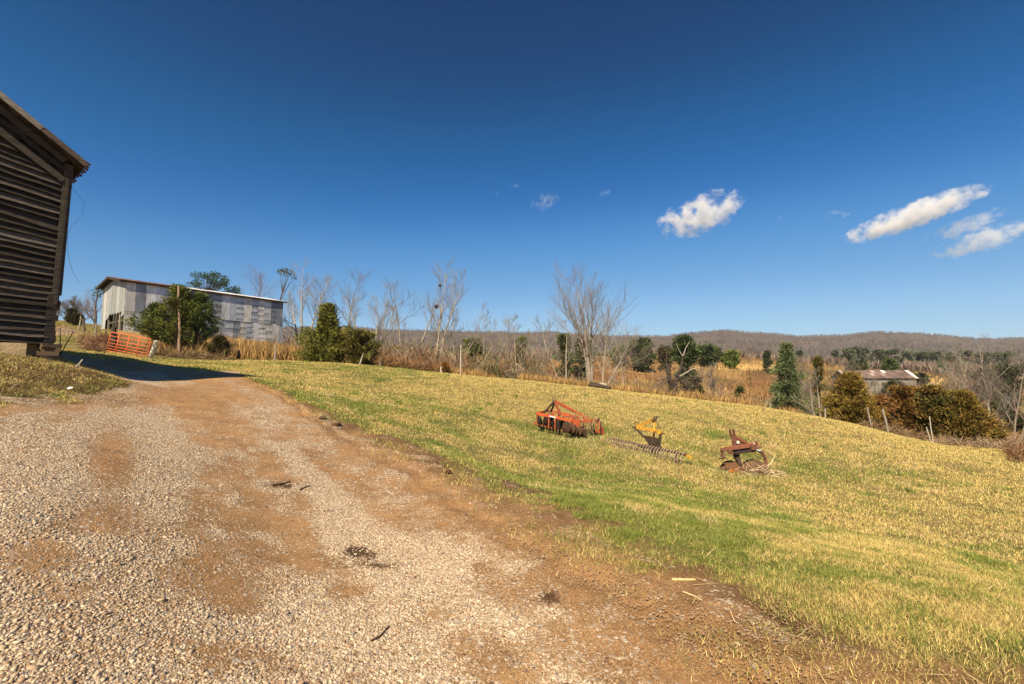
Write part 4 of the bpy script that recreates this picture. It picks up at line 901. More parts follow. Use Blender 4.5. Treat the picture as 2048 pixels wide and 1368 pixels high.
# ------------------------------------------------------------------ evergreens
OL = (.13,.16,.035); OG = (.165,.165,.03); OB = (.20,.12,.03); OR = (.25,.12,.035); DG = (.085,.11,.035); BG = (.12,.16,.035); BL = (.10,.13,.06)
def evergreen(p, h, wid, seed, c1, c2, label, n=2400, shape='cedar', base=.05, fl=.20, fw=.026, trunk_r=None, lean=(0,0), name='cedar', group='evergreens along the field edge', tcol=(.12,.09,.07), flat=0, rad_scale=None, k=9):
    r_ = np.random.default_rng(seed); N = int(n*.82)
    NB = max(14, int(N/(26 if shape != 'pine' else 14))); tb = r_.random(NB)**.95; tb[0] = .985; tb[1] = .96; tb[2] = .93; tb[3] = .90; thb = r_.uniform(0, 2*math.pi, NB)
    def envf(t):
        if shape == 'cedar': return np.power(np.clip(1-t, 0, 1), .78)*np.clip(.72+1.6*t, 0, 1)
        if shape == 'round': return np.sqrt(np.clip(1-(2*t-1)**2*.98, 0, 1))
        if shape == 'spire': return np.power(np.clip(1-t, 0, 1), .85)
        if shape == 'fan': return .35+.65*t**.8*np.sqrt(np.clip(1-t**5, 0, 1))
        if shape == 'shouldered': return np.where(t < .50, np.sqrt(np.clip(1-((t-.20)/.36)**2*.55, 0, 1)), .38*np.power(np.clip((1-t)/.50, 0, 1), .9))
        return np.power(np.clip(1-t, 0, 1), 1.05)*(.72+.28*np.cos(t*2*math.pi*6)**2)*1.15
    Rb = wid/2*envf(tb)*r_.uniform(.5, 1.3, NB); rise = {'cedar': .55, 'round': .45, 'spire': .6, 'fan': 1.0, 'shouldered': .5}.get(shape, .12)
    bi = r_.integers(0, NB, N); u = r_.random(N)**.62; zt = (base+(1-base)*tb)*h; sp = wid*(.055 if shape != 'pine' else .03)
    rr = Rb[bi]*u; th = thb[bi]+r_.normal(0, .10, N)/np.maximum(u, .3); z = zt[bi]-rise*Rb[bi]*.55+rise*Rb[bi]*u*1.0+r_.normal(0, 1, N)*sp*.8
    z = np.where(z > h, h-np.abs(r_.normal(0, .04, N))*h, z); z = np.maximum(z, max(base, 0)*h*.8+.03)
    t = np.clip(z/h, 0, 1); rho = u
    c = np.c_[np.cos(th)*rr+lean[0]*z, np.sin(th)*rr+lean[1]*z, z]+np.c_[r_.normal(0, sp*.7, (N, 2)), np.zeros(N)]
    out = np.c_[np.cos(th), np.sin(th), np.full(N, .75 if shape != 'pine' else .2)]; out /= np.linalg.norm(out, axis=1)[:, None]
    C = np.repeat(c, k, 0); O_ = np.repeat(out, k, 0); d = O_+r_.normal(0, .5, (N*k, 3)); d /= np.linalg.norm(d, axis=1)[:, None]
    s = np.cross(d, r_.normal(0, 1, (N*k, 3))); s /= np.linalg.norm(s, axis=1)[:, None]
    L = fl*r_.uniform(.6, 1.3, N*k); C = C+r_.normal(0, fl*.35, (N*k, 3)); C[:, 2] = np.maximum(C[:, 2], .05)
    V = np.stack([C-s*fw*.35, C+d*(L*.5)[:, None]+s*fw, C+d*L[:, None], C+d*(L*.5)[:, None]-s*fw], 1).reshape(-1, 3); F = np.arange(len(V)).reshape(-1, 4)
    # colour: the tips of some sprays have bronzed over winter
    mixf = np.clip(vn(bi*3.7, bi*0.0+2, seed+9)*1.1-.05+.25*(u-.6)+r_.normal(0, .12, N), 0, 1)[:, None]; col = A(*c1)*(1-mixf)+A(*c2)*mixf; col = col*r_.uniform(.55, 1.5, (N, 1))
    col = np.repeat(np.repeat(col, k, 0)*r_.uniform(.8, 1.2, (N*k, 1)), 4, 0)
    tt = thing(name, label, 'tree', p, group); link('crown', mesh_np('crown', V, F, np.clip(col, 0, 1)), M['leaf'], tt)
    mb = MB(); mb.cur = tcol; tr = trunk_r or h*.022; l = A(lean[0], lean[1], 1)
    mb.tube([A(*p)+A(0, 0, -.25), A(*p)+l*h*.3, A(*p)+l*h*.65, A(*p)+l*h*.93], [tr*1.2, tr*.9, tr*.5, tr*.12], 7); rd = random.Random(seed)
    for i in range(16 if h > 2 else 6):
        zz = base*h+(.9-base)*h*i/16; a = rd.uniform(0, 6.28); e = wid/2*.7*(1-i/20.); q0 = A(*p)+l*zz; mb.tube([q0, q0+A(math.cos(a)*e*.5, math.sin(a)*e*.5, .12*e), q0+A(math.cos(a)*e, math.sin(a)*e, .4*e)], [tr*.35, tr*.22, tr*.08], 4, False)
    part('trunk', mb, M['bark'], tt); return tt
def EG(px, Y, ptop, pw, seed, c1, c2, label, **k):
    p = G(px, Y); h = P(px, ptop, Y)[2]-p[2]; wid = pw*Y/FPX; return evergreen(p, h, wid, seed, c1, c2, label, **k)
EG(312, 31.6, 612, 108, 1, OL, DG, 'leftmost low spreading cedar of the three in front of the metal barn', base=.30, n=1500, shape='cedar', trunk_r=.12)
EG(352, 31.0, 574, 105, 2, OL, (.15,.14,.035), 'tallest middle cedar of the three in front of the metal barn', base=.22, n=2300, trunk_r=.14)
EG(392, 31.8, 590, 110, 3, OL, DG, 'rightmost cedar of the three in front of the metal barn, on a thin trunk', base=.26, n=1700, shape='cedar', trunk_r=.10)
EG(437, 30.2, 679, 44, 4, (.06,.055,.02), (.10,.07,.03), 'low dark scraggly cedar bush right of the three tall cedars', n=420, shape='spire', fl=.26)
EG(652, 31.0, 612, 104, 5, (.13,.145,.032), (.18,.165,.035), 'big olive cedar, narrow top over a broad round skirt, right of metal barn', n=5200, shape='shouldered', base=.0)
EG(719, 30.6, 666, 66, 6, (.17,.135,.035), (.12,.12,.03), 'smaller bronze green cedar touching the big olive cedar', n=2200, shape='round', base=-.1)
EG(890, 29.6, 728, 15, 7, (.26,.12,.03), OR, 'tiny orange brown cedar seedling at the field edge', n=90, shape='spire', fl=.16)
EG(1579, 33.0, 690, 108, 8, (.12,.15,.065), (.17,.20,.085), 'tall soft blue green pine with layered limbs at the field edge', n=3000, shape='pine', base=.02, fl=.26, fw=.02, name='pine_tree')
EG(1643, 38.0, 716, 52, 9, DG, OB, 'narrow dark cedar standing behind the tall pine', n=1700, shape='cedar')
EG(1706, 27.2, 751, 100, 10, (.21,.155,.03), OB, 'rounded golden green cedar in front of the hollow barn', n=5200, base=-.02, shape='cedar')
EG(1765, 27.0, 796, 42, 11, OR, (.15,.08,.035), 'small rusty brown cedar bush right of the golden cedar', n=1300, shape='round', base=-.1)
EG(1812, 26.6, 777, 44, 12, OR, OB, 'upright rusty cedar bush in the middle of the right hedge', n=2000, shape='fan', base=0)
EG(1872, 26.0, 778, 72, 13, DG, OB, 'tall dark green cedar leaning into the bronze one at right', n=3600, shape='round', base=0)
EG(1930, 25.0, 788, 108, 14, (.19,.145,.03), OB, 'big bronze cedar spreading low at the right end of the hedge', n=5600, shape='cedar', base=-.03)
EG(1974, 24.6, 843, 46, 15, OB, OR, 'short rusty cedar at the right foot of the big bronze cedar', n=900, shape='round', base=-.1)
EG(1481, 33.0, 777, 20, 16, DG, (.09,.075,.03), 'small dark pointed cedar left of the tall pine', n=420, shape='spire')
EG(1391, 29.6, 760, 42, 17, (.09,.09,.035), (.13,.11,.05), 'dim rounded bush right of the dead tree', n=800, shape='round', base=-.1)
EG(1284, 120, 683, 50, 18, (.055,.075,.028), (.07,.10,.03), 'round dark green tree on the brown ridge, left of the matching one', n=1800, shape='round', fl=.8, fw=.16, name='round_evergreen')
EG(1372, 95, 677, 48, 19, (.055,.075,.028), (.07,.10,.03), 'round dark green tree on the brown ridge behind the dead tree', n=2000, shape='round', fl=.7, fw=.13, name='round_evergreen')
EG(1418, 140, 694, 36, 20, (.055,.075,.028), (.08,.10,.035), 'dark rounded tree on the ridge right of the dead tree', n=1200, shape='round', fl=.9, fw=.18, name='round_evergreen')
EG(1465, 140, 707, 34, 21, BG, (.16,.2,.04), 'bright yellow green shrub on the ridge left of the tall pine', n=700, shape='round', fl=.8, fw=.18, name='green_shrub')
EG(1536, 130, 707, 16, 22, (.05,.05,.03), DG, 'tiny dark cone shaped cedar on the ridge beside the tall pine', n=450, shape='cedar', fl=.7, fw=.15)
EG(1240, 130, 697, 28, 23, OL, (.12,.12,.05), 'dull green bush on the ridge right of the biggest bare tree', n=800, shape='round', fl=.8, fw=.18, name='green_shrub')
EG(1330, 125, 697, 32, 24, (.09,.09,.04), (.14,.11,.06), 'brownish rounded tree between the two dark green ones on the ridge', n=900, shape='round', fl=.8, fw=.15, name='round_evergreen')
EG(945, 60, 682, 50, 25, OL, (.10,.12,.035), 'olive cedar among the grey thicket behind the snag post', n=1900, shape='round', fl=.45, fw=.08)
EG(985, 36, 735, 70, 26, (.08,.11,.035), (.13,.14,.06), 'low green briar bush at the edge right of the snag post', n=1200, shape='round', base=-.3, name='green_shrub')
EG(1043, 60, 680, 34, 27, OL, (.13,.13,.06), 'olive cedar behind the clump of thin pale stems', n=1300, shape='cedar', fl=.45, fw=.08)
EG(1128, 62, 674, 34, 28, (.12,.12,.06), (.11,.13,.05), 'dull cedar behind the medium pale bare tree', n=1200, shape='round', fl=.45, fw=.08)
EG(1162, 66, 682, 26, 29, (.10,.11,.05), (.12,.11,.06), 'dark cedar just behind the trunk of the biggest bare tree', n=1100, shape='round', fl=.45, fw=.08)
EG(790, 58, 700, 40, 30, DG, OL, 'dark cedar low behind the small pale sapling', n=900, shape='round', fl=.45, fw=.08)
EG(147, 66, 622, 15, 31, (.06,.055,.02), (.09,.07,.03), 'small dark cedar on the grassy rise behind the plank barn', n=700, shape='round', fl=.3, fw=.07, group='cedars on the left rise', lean=(-.15,0))
EG(155, 60, 634, 14, 32, (.055,.05,.02), (.08,.06,.03), 'round dark cedar bush at the foot of the small one on the grassy rise', n=700, shape='round', fl=.3, fw=.07, group='cedars on the left rise')
EG(1714, 130, 726, 36, 33, (.06,.06,.03), DG, 'dark cedar just above the left end of the hollow barn roof', n=900, shape='round', fl=.7, fw=.15)
EG(1783, 125, 723, 38, 34, (.05,.075,.02), DG, 'dark green cedar just above the right end of the hollow barn roof', n=900, shape='cedar', fl=.7, fw=.15)
EG(1843, 110, 752, 26, 35, DG, (.06,.06,.03), 'low dark bush in the golden field right of the hollow barn', n=600, shape='round', fl=.6, fw=.12, name='green_shrub')
for i, (px, Y, tp, w_) in enumerate(((1672,330,705,22),(1695,320,702,20),(1716,330,698,20),(1735,330,700,24),(1760,325,704,22),(1785,330,703,28),(1815,320,705,30),(1845,325,709,28),(1876,320,708,30),(1900,330,710,26),(1935,330,705,34),(1966,325,709,30),(1600,330,706,22),(2010,300,708,36))):
    EG(px, Y, tp, w_, 60+i, (.085,.10,.055), (.12,.125,.065), 'far green pine in the row across the valley behind the hollow barn', n=420, shape='round' if i % 3 else 'cedar', base=.05, fl=1.6, fw=.34, name='pine_tree', group='far pines across the valley')  # greens lightened, distance haze put into the needle colour
for i, (px, Y, tp, w_) in enumerate(((2035,62,735,60),(1975,80,745,50),(1790,60,770,34))):
    EG(px, Y, tp, w_, 90+i, (.045,.055,.025), (.07,.075,.03), ('shadowy cedar cut by the right edge behind the pale trunks','dark cedar in the woods between the right cedar and the pale trunks','dim cedar in the brush at the foot of the hollow barn')[i], n=1200, shape='round', fl=.5, fw=.08)
# open pines behind the metal barn: trunk, limbs and separate needle pads
def pad_pine(px, Y, ptop, label, seed, pads, lean=0, tr=.16, bottom=None, c1=(.05,.085,.04), name='pine_tree'):
    p = G(px, Y); rd = random.Random(seed); tt = thing(name, label, 'tree', p, 'pines behind the metal barn'); TR = MB(); TR.cur = (.10,.075,.055); r_ = np.random.default_rng(seed)
    tp = P(px+lean, ptop, Y); mid = p*.45+tp*.55+A(-.2, 0, 0); TR.tube([p-A(0,0,.3), p*.7+tp*.3, mid, tp], [tr, tr*.85, tr*.6, tr*.2], 7)
    Vs, Cs = [], []
    for (x, y, dy, r) in pads:
        c = P(x, y, Y+dy); q0 = mid*.6+tp*.4 if rd.random() < .6 else mid; m_ = (q0+c)/2-A(0, 0, r*.2); TR.tube([q0, m_, c], [tr*.35, tr*.22, tr*.08], 4, False)
        n = int(80*(r/.8)**2)+16; d = r_.normal(0, 1, (n, 3)); d /= np.linalg.norm(d, axis=1)[:, None]; b = c+d*A(1, 1, .55)*r*r_.random((n, 1))**.4
        dd = d+r_.normal(0, .4, (n, 3))+[0, 0, .5]; dd /= np.linalg.norm(dd, axis=1)[:, None]; s = np.cross(dd, r_.normal(0, 1, (n, 3))); s /= np.linalg.norm(s, axis=1)[:, None]
        L = .32; Vs.append(np.stack([b, b+dd*L*.5+s*.05, b+dd*L, b+dd*L*.5-s*.05], 1).reshape(-1, 3)); Cs.append(np.repeat(A(*c1)*r_.uniform(.6, 1.5, (n, 1)), 4, 0))
    V = np.concatenate(Vs)-p; part('trunk', TR, M['bark'], tt); link('crown', mesh_np('crown', V, np.arange(len(V)).reshape(-1, 4), np.concatenate(Cs)), M['leaf'], tt)
rp = random.Random(8)
pad_pine(415, 64, 552, 'open crowned green pine showing above the middle of the metal barn roof', 1, [(415+42*math.cos(a)*rr*1.0, 572-27*math.sin(a)*rr, rp.uniform(-2, 2), rp.uniform(.35, .65)) for a, rr in [(rp.uniform(-.3, 3.4), rp.uniform(.3, 1)) for _ in range(42)]])
pad_pine(458, 66, 582, 'lower thin pine just right of the open crowned pine above the barn roof', 2, [(rp.uniform(440, 478), rp.uniform(574, 592), rp.uniform(-1, 1), rp.uniform(.25, .5)) for _ in range(14)], tr=.12)
pad_pine(540, 57, 552, 'leaning thin pine with one flat tuft of needles above the barn right end', 3, [(566,546,0,.4),(573,543,0,.45),(580,546,0,.45),(573,549,0,.4),(586,551,0,.3),(588,558,0,.22),(560,543,0,.35)], lean=36, tr=.13, c1=(.10,.10,.03))
pad_pine(190, 50, 575, 'bushy pine tip peeking past the left eave of the metal barn', 4, [(196,582,0,.45),(199,577,0,.35),(194,590,0,.35)], lean=8, tr=.1)
# young saplings by the barn corner
def sapling():
    p = G(120, 14.2); t = thing('sapling', 'two stemmed leafless sapling growing beside the plank barn corner', 'sapling', p); mb = MB(); mb.cur = (.07,.055,.045); Y = 14.2
    mb.tube([p, P(120,690,Y), P(121,657,Y)], [.022,.016,.008], 5); part('stem', mb, M['bark'], t); mb = MB(); mb.cur = (.06,.045,.04); mb.tube([p+A(0,0,.12), P(132,688,Y), P(140,675,Y), P(146,663,Y)], [.018,.015,.011,.006], 5)
    mb.tube([P(140,675,Y), P(145,670,Y)], [.008,.003], 4); part('stem', mb, M['bark'], t)
    mb = MB(); mb.cur = (.5,.44,.36); a = G(148, 10.4); mb.tube([a, P(158,728,10.4), P(165,719,10.4)], [.022,.017,.012], 5); mb.tube([P(159,729,10.4), P(159,738,10.4)], [.008,.006], 4)
    solo('stick', mb, M['bark'], a, 'bleached forked stick standing up from the mound against the barn shadow', 'stick')
sapling()
# ------------------------------------------------------------------ clouds
def cloud(px, py, w_, h_, ang, seed, label, dens=.02, thr=.42, Y=3000., fq=46.):
    ns = (w_/fq, w_*.5/fq, h_/fq)
    c = P(px, py, Y); s = Y/FPX; bm_v = []; n = 24; m_ = 14; mb = MB()
    vs = [A(math.sin(math.pi*i/m_)*math.cos(2*math.pi*j/n), math.sin(math.pi*i/m_)*math.sin(2*math.pi*j/n), math.cos(math.pi*i/m_)) for i in range(m_+1) for j in range(n)]
    mb.add(vs, [(i*n+j, (i+1)*n+j, (i+1)*n+(j+1) % n, i*n+(j+1) % n) for i in range(m_) for j in range(n)])
    o = link('cloud', mb.mesh('cloud'), None); o.location = tuple(c); o.scale = (w_/2*s, w_*.25*s, h_/2*s); o.rotation_euler = (0, R(-ang), -math.atan2(c[0], c[1])*.6)
    m = bpy.data.materials.new('cloud_vapour'); m.use_nodes = True; N = m.node_tree.nodes; L = m.node_tree.links; N.remove(N['Principled BSDF']); out = N['Material Output']
    vp = N.new('ShaderNodeVolumePrincipled'); vp.inputs['Color'].default_value = (1, .98, .97, 1); vp.inputs['Anisotropy'].default_value = -.25
    tc = N.new('ShaderNodeTexCoord'); mp = N.new('ShaderNodeMapping'); mp.inputs['Location'].default_value = (seed*3.1, seed*1.7, 0); mp.inputs['Scale'].default_value = ns; L.new(tc.outputs['Object'], mp.inputs['Vector'])
    nz = N.new('ShaderNodeTexNoise'); nz.inputs['Scale'].default_value = 1; nz.inputs['Detail'].default_value = 8; nz.inputs['Roughness'].default_value = .66; L.new(mp.outputs[0], nz.inputs['Vector'])
    ln = N.new('ShaderNodeVectorMath'); ln.operation = 'LENGTH'; L.new(tc.outputs['Object'], ln.inputs[0])
    def mth(op, a, b):
        x = N.new('ShaderNodeMath'); x.operation = op
        for i, v in enumerate((a, b)):
            if isinstance(v, (int, float)): x.inputs[i].default_value = v
            else: L.new(v, x.inputs[i])
        return x.outputs[0]
    r2 = mth('POWER', ln.outputs['Value'], 2.0); f = mth('SUBTRACT', mth('ADD', mth('MULTIPLY', nz.outputs['Fac'], 3.0), -.98), mth('MULTIPLY', r2, .52)); mr = N.new('ShaderNodeMapRange'); mr.interpolation_type = 'SMOOTHSTEP'
    mr.inputs['From Min'].default_value = thr-.10; mr.inputs['From Max'].default_value = thr+.22; L.new(f, mr.inputs['Value'])
    L.new(mth('MULTIPLY', mr.outputs[0], dens), vp.inputs['Density']); L.new(vp.outputs[0], out.inputs['Volume']); o.data.materials.append(m)
    tag(o, label, 'cloud', 'clouds low over the ridge')
cloud(1400, 430, 188, 86, 17, 1, 'bright puffy white cloud above the middle of the ridge', .012, .32)
cloud(1826, 431, 262, 54, 17, 2, 'long bright white cloud slanting up to the right', .012, .27)
cloud(1972, 478, 190, 54, 14, 3, 'soft grey white cloud touching the right edge', .007, .34)
cloud(1934, 450, 150, 40, 16, 4, 'thin wispy cloud just above the one touching the right edge', .006, .36)
cloud(1678, 427, 52, 22, 4, 5, 'small faint cloud patch left of the long slanting cloud', .006, .34)
cloud(1090, 402, 72, 42, 24, 6, 'faint ragged wisp left of the bright puffy cloud', .0035, .40, fq=22)
cloud(989, 384, 30, 18, 0, 7, 'smallest wisp at the far left of the clouds', .004, .38)
cloud(1024, 376, 36, 20, 20, 8, 'thin wisp just right of the smallest one', .0035, .38)
cloud(1211, 388, 36, 16, 20, 9, 'pale wisp between the ragged wisp and the bright puffy cloud', .0035, .36)
cloud(1561, 436, 24, 12, 20, 10, 'barely visible speck of cloud between the two bright ones', .0035, .36)
# ------------------------------------------------------------------ farm implements in the field
OC = (.55,.105,.028); OD = (.33,.085,.04); BK = (.05,.04,.035); YC = (.62,.33,.03); RU = (.19,.085,.05); RD = (.12,.06,.035); DS = (.13,.075,.04)
def disc_harrow():
    Y = 15.4; q = lambda x, y, d=0: P(x, y, Y+d); g = G(1138, Y)
    t = thing('disc_harrow', 'orange disc harrow with tall A shaped mast, leftmost of the three implements', 'disc harrow', g, 'farm implements parked in the field')
    def pm(name, f, m='paint', par=None):
        mb = MB(); f(mb); return part(name, mb, M[m], t, par)
    def mast(mb):
        mb.cur = RD
        for x in (1105.8, 1110.6): mb.beam(q(x+2, 805), q(x, 796.5), .035, .06, (0,1,0))
        mb.beam(q(1104.5, 801.6), q(1112.5, 802.6), .03, .03)
        mb.cur = BK; mb.beam(q(1108, 803), q(1087.5, 826, .3), .05, .05); mb.beam(q(1109.5, 804), q(1101.5, 824, .75), .05, .05)
        mb.cur = OD; mb.beam(q(1110, 805), q(1120, 830, -.15), .05, .06); mb.beam(q(1111.5, 803), q(1121.5, 829, -.1), .035, .05)
    pm('hitch_mast', mast)
    def brace(mb):
        mb.cur = OC; mb.beam(q(1110.5, 802), q(1184, 840.5, .35), .06, .07); mb.cur = OD; mb.beam(q(1111, 804.5), q(1152, 826, .2), .04, .05)
    pm('brace', brace)
    def frame(mb):
        mb.cur = OC; mb.beam(q(1074, 827), q(1120, 836, -.35), .09, .09); mb.beam(q(1120, 836.5, -.35), q(1144, 842, -.55), .09, .08); mb.beam(q(1140, 842, -.5), q(1184, 842.2, -.2), .1, .085)
        mb.cur = (.45,.10,.03); mb.beam(q(1095, 821, .9), q(1138, 829.5, .75), .12, .07); mb.beam(q(1138, 830, .75), q(1186, 841, .55), .09, .07)
        mb.beam(q(1180, 841.5, .2), q(1197, 841, .5), .08, .08); mb.beam(q(1074, 827, .02), q(1096, 821, .9), .08, .07); mb.beam(q(1143, 841.5, -.5), q(1150, 833, .7), .09, .06); mb.beam(q(1118, 835.5, -.3), q(1118, 826.5, .8), .09, .06)
        mb.cur = (.6,.12,.03); mb.beam(q(1122, 828.5, .3), q(1138, 829.5, .3), .12, .08)
        mb.cur = OD; mb.beam(q(1084, 828.5, .1), q(1108, 829, .2), .05, .06); mb.beam(q(1127, 832, .1), q(1160, 838, .1), .05, .05)
    fr = pm('frame', frame)
    def lab(mb): mb.cur = (.75,.72,.68); mb.beam(q(1098.5, 832.2, -.26), q(1112, 835.2, -.36), .004, .045)
    pm('label', lab, 'paint', fr)
    for name_, a, b in (('gang', (1069, 848, -.1), (1126, 861, -.6)), ('gang', (1128, 855, -.75), (1166, 862.5, -.35)), ('gang', (1090, 842, 1.3), (1134, 848, 1.0)), ('gang', (1178, 860.5, .2), (1207, 864, .35))):
        def axle(mb):
            mb.cur = OD; mb.tube([q(*a), q(*b)], .025, 7); A0, B0 = q(*a), q(*b); n_ = 3
            for i in range(n_):
                c = A0+(B0-A0)*(i+.5)/n_; up = A(c[0], c[1]+.05, P(1100, 838, c[1])[2]); mb.cur = OC if i == 1 else BK; mb.beam(c, A(c[0], c[1], q(1120, 836)[2]-.04-(c[0]-g[0])*.10), .07, .03)
        pm(name_, axle)
    def disc(x, y, d, r, nr, c):
        def f(mb): mb.cur = c; mb.smooth = False; mb.disc(q(x, y, d), nr, r, -.045, 20)
        pm('disc', f, 'rust')
    DKD = (.035,.026,.022)
    for i, (x, y) in enumerate(((1079.5,843),(1083.5,845),(1090.5,846.5),(1096,848),(1103,849.5),(1109,852),(1115.5,853),(1121.5,855.5))): disc(x, y, -.05-.07*i, .19, (1,-.30,.06), DKD if i % 2 else (.075,.045,.03))
    for i, (x, y) in enumerate(((1131.5,854.5),(1139,857),(1145.5,860),(1154,860.5),(1163.5,863.5))): disc(x, y, -.75+.08*i, .18, (-.70,-.75,.05), (.10,.055,.03) if i % 2 else (.06,.035,.022))
    for i, (x, y) in enumerate(((1094,838),(1105,841),(1117,844),(1128,846))): disc(x, y, 1.2-.05*i, .2, (1,.4,0), DKD)
    disc(1189.5, 857.5, .25, .19, (1,-.25,.05), DKD); disc(1204, 861, .3, .22, (1,-.25,.05), DKD); disc(1207, 862.5, .35, .18, (1,-.35,.05), (.5,.10,.04))
    def rear(mb):
        mb.cur = OD; mb.beam(q(1198, 842, .4), q(1199, 860, .3), .05, .06); mb.cur = OC; mb.beam(q(1193, 862.5, .2), q(1206, 865.5, .3), .1, .09); mb.cur = BK; mb.beam(q(1193, 843.5, .4), q(1198, 838.5, .5), .06, .08)
        mb.cur = OD; mb.tube([q(1066.5, 844.5), q(1074, 847)], [.03, .045], 7); mb.beam(q(1074, 828), q(1076, 848, -.05), .04, .05); mb.beam(q(1076, 829), q(1085, 849, -.05), .035, .04)
    pm('hanger', rear)
    def mid(mb):
        mb.cur = OC; mb.beam(q(1110.5, 838, -.4), q(1110, 856, -.4), .035, .035); mb.box(q(1110, 853, -.42), A(.03,0,0), A(0,.03,0), A(0,0,.045)); mb.box(q(1155, 852, -.5), A(.09,.02,0), A(0,.015,0), A(0,0,.13)); mb.beam(q(1155, 843, -.45), q(1155, 856, -.5), .1, .03)
        mb.cur = OD
        for x, y in ((1128,850),(1146,846),(1166,847),(1178,848)): mb.beam(q(x, 842, -.3), q(x+1, y+3, -.35), .03, .05)
    pm('scraper', mid)
    n = 260; PXr = rng.uniform(1148, 1188, n); PYr = rng.uniform(834, 872, n); b = np.array([q(x, y, rng.uniform(-.6, .3)) for x, y in zip(PXr, PYr)]); 
    tag(twigs(b, np.tile(A(0,0,1), (n, 1)), rng.uniform(.1, .4, n), np.full(n, .009), A(.55,.4,.22)*rng.uniform(.5, 1.2, (n, 1)), 'dry_weeds', 'dry weed stalks tangled through the disc harrow', 31, jit=.8))
disc_harrow()
def rake():
    Y = 13.8; q = lambda x, y, d=0: P(x, y, Y+d); g = G(1303, Y); lf = q(1223, 882, .9); rt = q(1374, 913, -1.0)
    t = thing('landscape_rake', 'yellow hitched landscape rake with a long row of curved rusty tines, middle implement', 'landscape rake', g, 'farm implements parked in the field')
    lf[2] = hz(lf[0], lf[1])+.17; rt[2] = hz(rt[0], rt[1])+.27
    mb = MB(); mb.cur = RD; mb.beam(lf, rt, .05, .045); mb.cur = YC; dr = unit(rt-lf); mb.beam(rt+dr*.0, rt+dr*.16+A(0,0,-.05), .06, .05); part('tine_bar', mb, M['paint'], t)
    fw = unit(A(-dr[1]*-1, dr[0]*-1, 0)); fw = unit(np.cross(dr, A(0,0,1))); fw = fw if fw[1] < 0 else -fw
    n = 27; rd = random.Random(2); first = None
    for i in range(n):
        c = lf+(rt-lf)*(i+.5)/n
        if first is None:
            mb = MB(); mb.cur = (.30,.22,.165); ps = [A(*c)-fw*.04+A(0,0,.03)]
            for k in range(1, 9):
                a = math.pi*.62*k/8; ps.append(A(*c)+fw*(.30*math.sin(a)-.03)+A(0, 0, .06+.05*math.sin(a)-.34*(1-math.cos(a))*.75))
            side = dr*.0105
            vs = []; 
            for j, p_ in enumerate(ps):
                w_ = A(0,0,.008)+fw*.007; vs += [p_-side-w_, p_+side-w_, p_+side+w_, p_-side+w_]
            fs = []
            for j in range(len(ps)-1):
                for e in range(4): fs.append((j*4+e, j*4+(e+1) % 4, j*4+4+(e+1) % 4, j*4+4+e))
            fs += [(0,3,2,1), tuple(len(vs)-4+e for e in range(4))]; mb.add(vs, fs); me = mb.mesh('tine', c); first = me; me.materials.append(M['rust'])
        o = bpy.data.objects.new('tine', me); scene.collection.objects.link(o); o.parent = t; o.location = tuple(c-A(*t.location)); o.scale = (1, 1, .72+.35*i/n); o.rotation_euler = (rd.uniform(-.05, .05), rd.uniform(-.05, .05), rd.uniform(-.08, .08))
    mb = MB(); mb.cur = YC; mb.beam(q(1272, 853.6), q(1320, 864), .11, .11); mb.cur = (.48,.25,.03); mb.beam(q(1276, 852, .02), q(1308, 839, .1), .05, .09); mb.cur = YC; mb.beam(q(1308.6, 838.5, .08), q(1308.6, 858, .03), .05, .06); mb.cur = (.40,.2,.03); mb.beam(q(1319, 863.5), q(1323, 870, .03), .07, .07)
    mb.cur = RD; mb.beam(q(1308.6, 858, .08), q(1307.6, 875, .12), .04, .04)
    mb.cur = (.08,.05,.03); mb.beam(q(1306.6, 842), q(1309.4, 831.6), .03, .06, (0,1,0)); mb.beam(q(1311, 841), q(1314.6, 832), .03, .06, (0,1,0)); mb.beam(q(1303, 839), q(1313, 840), .03, .03)
    mb.beam(q(1311, 840, .05), q(1322, 865), .018, .018); mb.tube([q(1264.5, 853.5), q(1273, 854.4)], .018, 7); mb.tube([q(1319, 866.6), q(1329, 867.4)], .018, 7)
    part('hitch_frame', mb, M['paint'], t)
    mb = MB(); mb.cur = (.075,.05,.035); mb.beam(q(1270.5, 855.5), q(1287.5, 874, .03), .05, .10, (0,1,0)); mb.beam(q(1321.5, 867), q(1320, 877, .05), .045, .06, (0,1,0)); mb.beam(q(1320, 876, .05), q(1319, 897, .1), .05, .05, (0,1,0))
    v = [q(1285, 870.3, .02), q(1318.5, 877.8, .05), q(1317.5, 888, .1), q(1320, 899, .12), q(1302, 896.5, .1)]; off = A(0, .03, .012); v2 = [x+off for x in v]; mb.add(v+v2, [(0,1,2,3,4), (9,8,7,6,5)]+[(i, 5+i, 5+(i+1) % 5, (i+1) % 5) for i in range(5)])
    part('tongue_plate', mb, M['rust'], t)
    mb = MB(); mb.cur = (.06,.045,.035); mb.tube([q(1320, 893, .1), q(1321, 903, .1)], .06, 10); mb.box(q(1312, 901, .1), A(.14,.02,0), A(0,.07,0), A(0,0,.04)); part('pivot', mb, M['rust'], t)
    mb = MB(); mb.cur = RU; mb.beam(q(1352, 906, -.75), q(1353, 922, -.95), .05, .05); mb.beam(q(1350, 905, -.7), q(1356, 903, -.7), .04, .04); part('clamp', mb, M['rust'], t)
rake()
